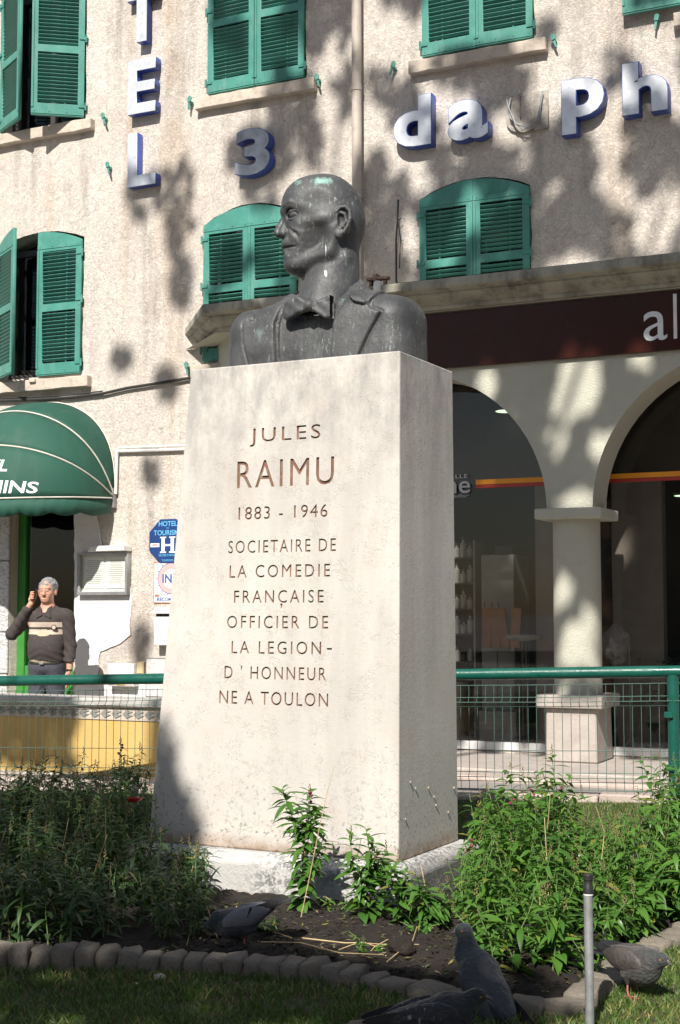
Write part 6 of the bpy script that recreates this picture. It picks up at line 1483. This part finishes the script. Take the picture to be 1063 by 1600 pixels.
# small litter: dry leaf bits
v_ = []; f_ = []
for _ in range(200):
    x, y = reg(); z = soilz(x, y) + .008; a = rnd.uniform(0, 6.28); L = rnd.uniform(.006, .035); w_ = rnd.uniform(.0008, .003); d = Vector((math.cos(a), math.sin(a), rnd.uniform(-.3, .4))) * L; s_ = Vector((-math.sin(a), math.cos(a), 0)) * w_; p = Vector((x, y, z)); b_ = len(v_); v_ += [p - d * .5, p + s_, p + d * .5, p - s_]; f_.append((b_, b_ + 1, b_ + 2, b_ + 3))
me = bpy.data.meshes.new('leaf_litter'); me.from_pydata(v_, [], f_); tag(link('leaf_litter', me, M['dry']), 'scattered dry leaf bits on the bare soil', 'leaf litter', kind='stuff')
v_ = []; f_ = []
for _ in range(900):
    x, y = reg(); z = soilz(x, y) + .006; a = rnd.uniform(0, 6.28); L = rnd.uniform(.010, .04); w_ = rnd.uniform(.002, .007); d = Vector((math.cos(a), math.sin(a), rnd.uniform(-.2, .5))) * L; s_ = Vector((-math.sin(a), math.cos(a), rnd.uniform(-.5, .5))) * w_; p = Vector((x, y, z)); b_ = len(v_); v_ += [p - d * .5, p + s_, p + d * .5, p - s_]; f_.append((b_, b_ + 1, b_ + 2, b_ + 3))
me = bpy.data.meshes.new('weeds'); me.from_pydata(v_, [], f_); tag(link('weeds', me, leafmat('withered leaf', (.05, .035, .018), (.09, .12, .035), .1, .7)), 'withered leaves and small weeds on the bare soil', 'weeds', kind='stuff')
for i in range(7):
    x, y = reg()
    plant((x, y, soilz(x, y)), [(rnd.uniform(-.03, .03), rnd.uniform(-.03, .03), rnd.uniform(.03, .07), (rnd.uniform(-.05, .05), rnd.uniform(-.03, .03))) for _ in range(3)], 'tiny oval leaved seedling sprouting from the bare soil', 'seedlings in the bare soil', dens=1.2, budp=0, lscale=.5)
# ------------------------------------------------------------------ grass
def grassmat():
    t = NT('grass blades'); isl = t.n('ShaderNodeNewGeometry').outputs['Random Per Island']; pz = t.ramp(t.noise(2.2, 4), .4, .62)
    c = t.mix(isl, (.055, .12, .018), (.12, .20, .035)); c = t.mix(t.math('MULTIPLY', t.ramp(isl, .72, .8), pz), c, (.34, .28, .11)); t.col(c).set(rough=.5)
    o = [n for n in t.t.nodes if n.type == 'OUTPUT_MATERIAL'][0]; tl_ = t.n('ShaderNodeBsdfTranslucent'); t.t.links.new(c, tl_.inputs[0]); mx = t.n('ShaderNodeMixShader', inp={0: .3}); t.t.links.new(t.p.outputs[0], mx.inputs[1]); t.t.links.new(tl_.outputs[0], mx.inputs[2]); t.t.links.new(mx.outputs[0], o.inputs[0]); return t.m
M['grass'] = grassmat(); rng = np.random.default_rng(3)
def grass(name, N, xr, yr, h, cond, label):
    X = rng.uniform(*xr, N); Y = rng.uniform(*yr, N); V = []; F = []
    for x, y in zip(X, Y):
        if not cond(x, y): continue
        if mn.noise(Vector((x * 5, y * 5, 1))) < -.45 and rnd.random() < .6: continue
        z = gz(x, y) + .012 * mn.noise(Vector((x * 2.2, y * 2.2, 0))) - .002; a = rnd.uniform(0, 6.28); hh = h * rnd.uniform(.5, 1.3) * (1 + .5 * mn.noise(Vector((x * 8, y * 8, 2)))); w_ = .0016 + .0010 * rnd.random(); bx, by = rnd.uniform(-.9, .9) * hh, rnd.uniform(-.9, .9) * hh; ca, sa = math.cos(a) * w_, math.sin(a) * w_; b_ = len(V)
        V += [(x - ca, y - sa, z), (x + ca, y + sa, z), (x + bx * .35 + ca * .8, y + by * .35 + sa * .8, z + hh * .6), (x + bx * .35 - ca * .8, y + by * .35 - sa * .8, z + hh * .6), (x + bx, y + by, z + hh * .95)]; F += [(b_, b_ + 1, b_ + 2, b_ + 3), (b_ + 3, b_ + 2, b_ + 4)]
    me = bpy.data.meshes.new(name); me.from_pydata(V, [], F); tag(link(name, me, M['grass']), label, 'grass', kind='stuff')
infront = lambda x, y: not inpoly(x, y, BED) and edist(x, y) > .055
grass('front_grass', 60000, (-1.5, 1.5), (3.55, 5.3), .026, lambda x, y: y < 5.3 and infront(x, y) and abs(x) < y * .27, 'short mown lawn grass in front of the flower bed edging')
grass('rear_grass', 42000, (-2.4, 2.6), (6.3, 9.3), .03, lambda x, y: y < fence_y(x) - .10 and not inpoly(x, y, BED) and abs(x) < y * .27, 'sunlit lawn grass between the bed and the fence')
# ------------------------------------------------------------------ plane tree behind the viewer: its leaves throw the dappled shade
GRID = [[0, 0, 0, .1, .25, .3, .6, .5, .75, .3, .4, .25, .3, .5], [0, 0, 0, 0, .3, .35, .6, .45, .6, .35, .35, .35, .5, .35], [0, 0, 0, .05, .3, .3, .65, .5, .45, .4, .5, .35, .35, .35],
        [0, 0, 0, .1, .25, .7, .7, .45, .35, .4, .45, .5, .45, .5], [0, 0, 0, .45, .3, .7, .45, .5, .5, .6, .7, .6, .5, .6], [0, 0, 0, .5, .45, .5, .5, .5, .5, .5, .5, .6, .6, .5],
        [0, 0, 0, .5, .4, .4, .4, .6, .6, .5, .5, .6, .7, .6], [0, 0, 0, .25, .3, .4, .5, .8, .8, .8, .8, .8, .8, .8], [0, 0, 0, .1, .3, .4, .5, .85, .85, .85, .85, .85, .85, .85]]
def gden(px, py):
    x = min(max(px / 76 - .5, 0), 12.99); y = min(max(py / 60 - .5, 0), 7.99); i, j = int(x), int(y); a, b = x - i, y - j
    return (GRID[j][i] * (1 - a) + GRID[j][i + 1] * a) * (1 - b) + (GRID[j + 1][i] * (1 - a) + GRID[j + 1][i + 1] * a) * b
LIT = [(905, 600, 42, 60), (762, 600, 22, 34), (888, 640, 28, 30), (945, 700, 30, 34), (870, 690, 24, 30), (905, 782, 34, 22), (880, 920, 22, 30), (925, 960, 22, 36), (905, 1015, 40, 42), (700, 470, 40, 8), (850, 455, 60, 7), (980, 440, 60, 8), (765, 520, 14, 22), (940, 505, 14, 18), (1000, 560, 20, 22)]
def aden(px, py):
    if py > 1110: return .12
    if py > 1050: return .45
    for cx, cy, rx, ry in LIT:
        if ((px - cx) / rx) ** 2 + ((py - cy) / ry) ** 2 < 1: return 0
    return .93
leaves = []
def cast(P, L, s): leaves.append((P + SUNV * L, s))
k = 0
for _ in range(5200):                        # upper facade
    px = rnd.uniform(150, 1160); py = rnd.uniform(-60, 470); n_ = .5 + .62 * mn.noise(Vector((px / 62, py / 95, 4.2))) + .25 * mn.noise(Vector((px / 24, py / 40, 9)))
    if n_ > gden(px, py) + .02: continue
    u, z = fac(px, py); cast(FW(u, 0, z), rnd.uniform(11.5, 14), rnd.uniform(.05, .085))
for cx, cy, rx, ry in ((190, 560, 17, 20), (236, 738, 16, 24), (262, 600, 20, 28), (283, 440, 18, 50), (222, 1010, 14, 34)):
    for _ in range(int(rx * ry / 14)):
        a = rnd.uniform(0, 6.28); q = math.sqrt(rnd.random()); u, z = fac(cx + rx * q * math.cos(a), cy + ry * q * math.sin(a)); cast(FW(u, 0, z), 13, .05)
for _ in range(5200):                        # arcade
    px = rnd.uniform(660, 1130); py = rnd.uniform(430, 1200)
    if rnd.random() > aden(px, py): continue
    if .5 + .62 * mn.noise(Vector((px / 50, py / 70, 1.2))) > aden(px, py) + .08: continue
    off = .75 if py < 480 - (px - 700) * .12 else .45; u, z = fac(px, py, off); cast(FW(u, off, z), rnd.uniform(11, 13), rnd.uniform(.05, .08))
for _ in range(420):
    px = rnd.uniform(280, 670); py = rnd.uniform(440, 530)
    if mn.noise(Vector((px / 30, py / 60, 3))) > .28: continue
    u, z = fac(px, py, .72); cast(FW(u, .72, z), rnd.uniform(11, 13), .07)
for _ in range(160):
    px = rnd.uniform(-40, 118); py = rnd.uniform(1085, 1200); u, z = fac(px, py, 2.3); cast(FW(u, 2.3, z), 11, .07)
def gshade(N, x0, x1, y0, y1, z, L, s=(.05, .085), cond=None):
    for _ in range(N):
        x = rnd.uniform(x0, x1); y = rnd.uniform(y0, y1)
        if cond and not cond(x, y): continue
        cast(Vector((x, y, z)), L * rnd.uniform(.93, 1.07), rnd.uniform(*s))
def pxg(x, y, z=0): v = Vector((x, y, z)) - CP; return 531.5 + FPX * v.x / v.y
gshade(1100, -2.3, -.30, 4.6, 7.6, .25, 9, cond=lambda x, y: pxg(x, y) < 300 - max(0, y - 6.2) * 40 and mn.noise(Vector((x * 2.2, y * 2.2, 7))) < .42)     # left bed
gshade(1000, -1.6, .75, 3.2, 4.50, .0, 8.5, cond=lambda x, y: pxg(x, y) < 835 and y < 4.62 - max(0, x) * .9)                       # front lawn
gshade(260, -.9, .10, 4.40, 5.15, .03, 8.5, cond=lambda x, y: pxg(x, y) < 500 - (y - 4.6) * 260)
gshade(90, -2.0, .6, 3.7, 4.3, .12, 8.3, cond=lambda x, y: .18 < x < .62)                                                      # over the two front pigeons
for _ in range(75):                          # lower left of the pedestal face
    px = rnd.uniform(215, 312 - 0); py = rnd.uniform(1120, 1330)
    if px > 262 + (py - 1120) * .28 : continue
    x, z = pedp(px, py); P = Matrix.Translation(PB) @ Matrix.Rotation(PYAW, 4, 'Z') @ Vector((x, fy(z), z)); cast(P, 9, rnd.uniform(.04, .07))
tree = empty('plane_tree', (-5.6, -3.0, -.02), 0, 'tall plane tree behind the viewer whose leaves shade the square', 'tree')
TL = tree.location; C1 = sum((l[0] for l in leaves), Vector()) / len(leaves)
V = []; F = []
for P, s_ in leaves:
    a = rnd.uniform(0, 6.28); b = rnd.uniform(-.6, .6); Rm = SUNV.to_track_quat('Z', 'Y').to_matrix() @ Matrix.Rotation(a, 3, 'Z') @ Matrix.Rotation(b, 3, 'X'); b_ = len(V)
    for qx, qy in ((0, -1), (.55, -.55), (1, .1), (.35, .35), (0, 1.05), (-.35, .35), (-1, .1), (-.55, -.55)): V.append(P - TL + Rm @ Vector((qx * s_, qy * s_, 0)))
    F.append(tuple(range(b_, b_ + 8)))
me = bpy.data.meshes.new('crown'); me.from_pydata(V, [], F); tag(link('crown', me, leafmat('plane leaf', (.05, .12, .03), (.09, .17, .04), .1), tree), kind='stuff')
M['bark'] = simple('plane bark', (.22, .20, .15), .9, var=.3, scale=4, bump=.01)
MB().tube([(0, 0, -.3), (.05, 0, 2), (-.1, .2, 4.5), (.1, .5, 7)], .3, 14, rs=[.36, .28, .24, .20]).build('trunk', M['bark'], tree, smooth=True)
lp_ = sorted(leaves, key=lambda l: (round(l[0].x * .7), round(l[0].z * .35)))[::max(1, len(leaves) // 16)]
def throws_on_monument(a, b):
    for i in range(21):
        p = a.lerp(b, i / 20) + TL; t_ = (5.9 - p.y) / -SUNV.y; h = p - SUNV * t_
        if -1.0 < h.x < .95 and -.3 < h.z < 3.4: return True
    return False
for P, s_ in lp_:
    q = P - TL; st_ = Vector((.0, .3, min(6.5, max(3.5, q.z - 4)))); mid = st_.lerp(q, .5) + Vector((rnd.uniform(-.3, .3), rnd.uniform(-.5, .1), .5)); 
    if throws_on_monument(st_, mid) or throws_on_monument(mid, q): continue
    MB().tube([st_, st_.lerp(mid, .5) + Vector((0, 0, .2)), mid, mid.lerp(q, .6), q], .06, 7, rs=[.09, .07, .05, .03, .012]).build('limb', M['bark'], tree, smooth=True)
# unseen house added behind the viewer: reflected in the glass, blocks low sky light
ob = empty('added_reflection_house', (0, -24, -.34), 0, 'long ochre town house added unseen behind the viewer for the glass to reflect', 'building')
MB().box(-30, 30, -8, 0, 0, 12).build('wall', simple('ochre render', (.36, .29, .20), .9, var=.15, scale=.5, bump=.01, bscale=8), ob)
wm_ = MB().box(-.6, .6, 0, .05, 0, 1.9).mesh('window'); wm_.materials.append(M['sashpaint'])
for i in range(16):
    for j in range(3): link('window', wm_, None, ob, (-27 + i * 3.6, .002, 1.6 + j * 3.6))
MB().add([(-30.6, -8.6, 12.002), (30.6, -8.6, 12.002), (30.6, .6, 12.002), (-30.6, .6, 12.002), (-30, -4, 14), (30, -4, 14)], [(0, 1, 5, 4), (2, 3, 4, 5), (0, 4, 3), (1, 2, 5), (3, 2, 1, 0)]).build('roof', simple('clay roof', (.28, .12, .07), .9, var=.3, scale=3), ob)
print('LEAVES', len(leaves), 'OBJ', len(bpy.data.objects))
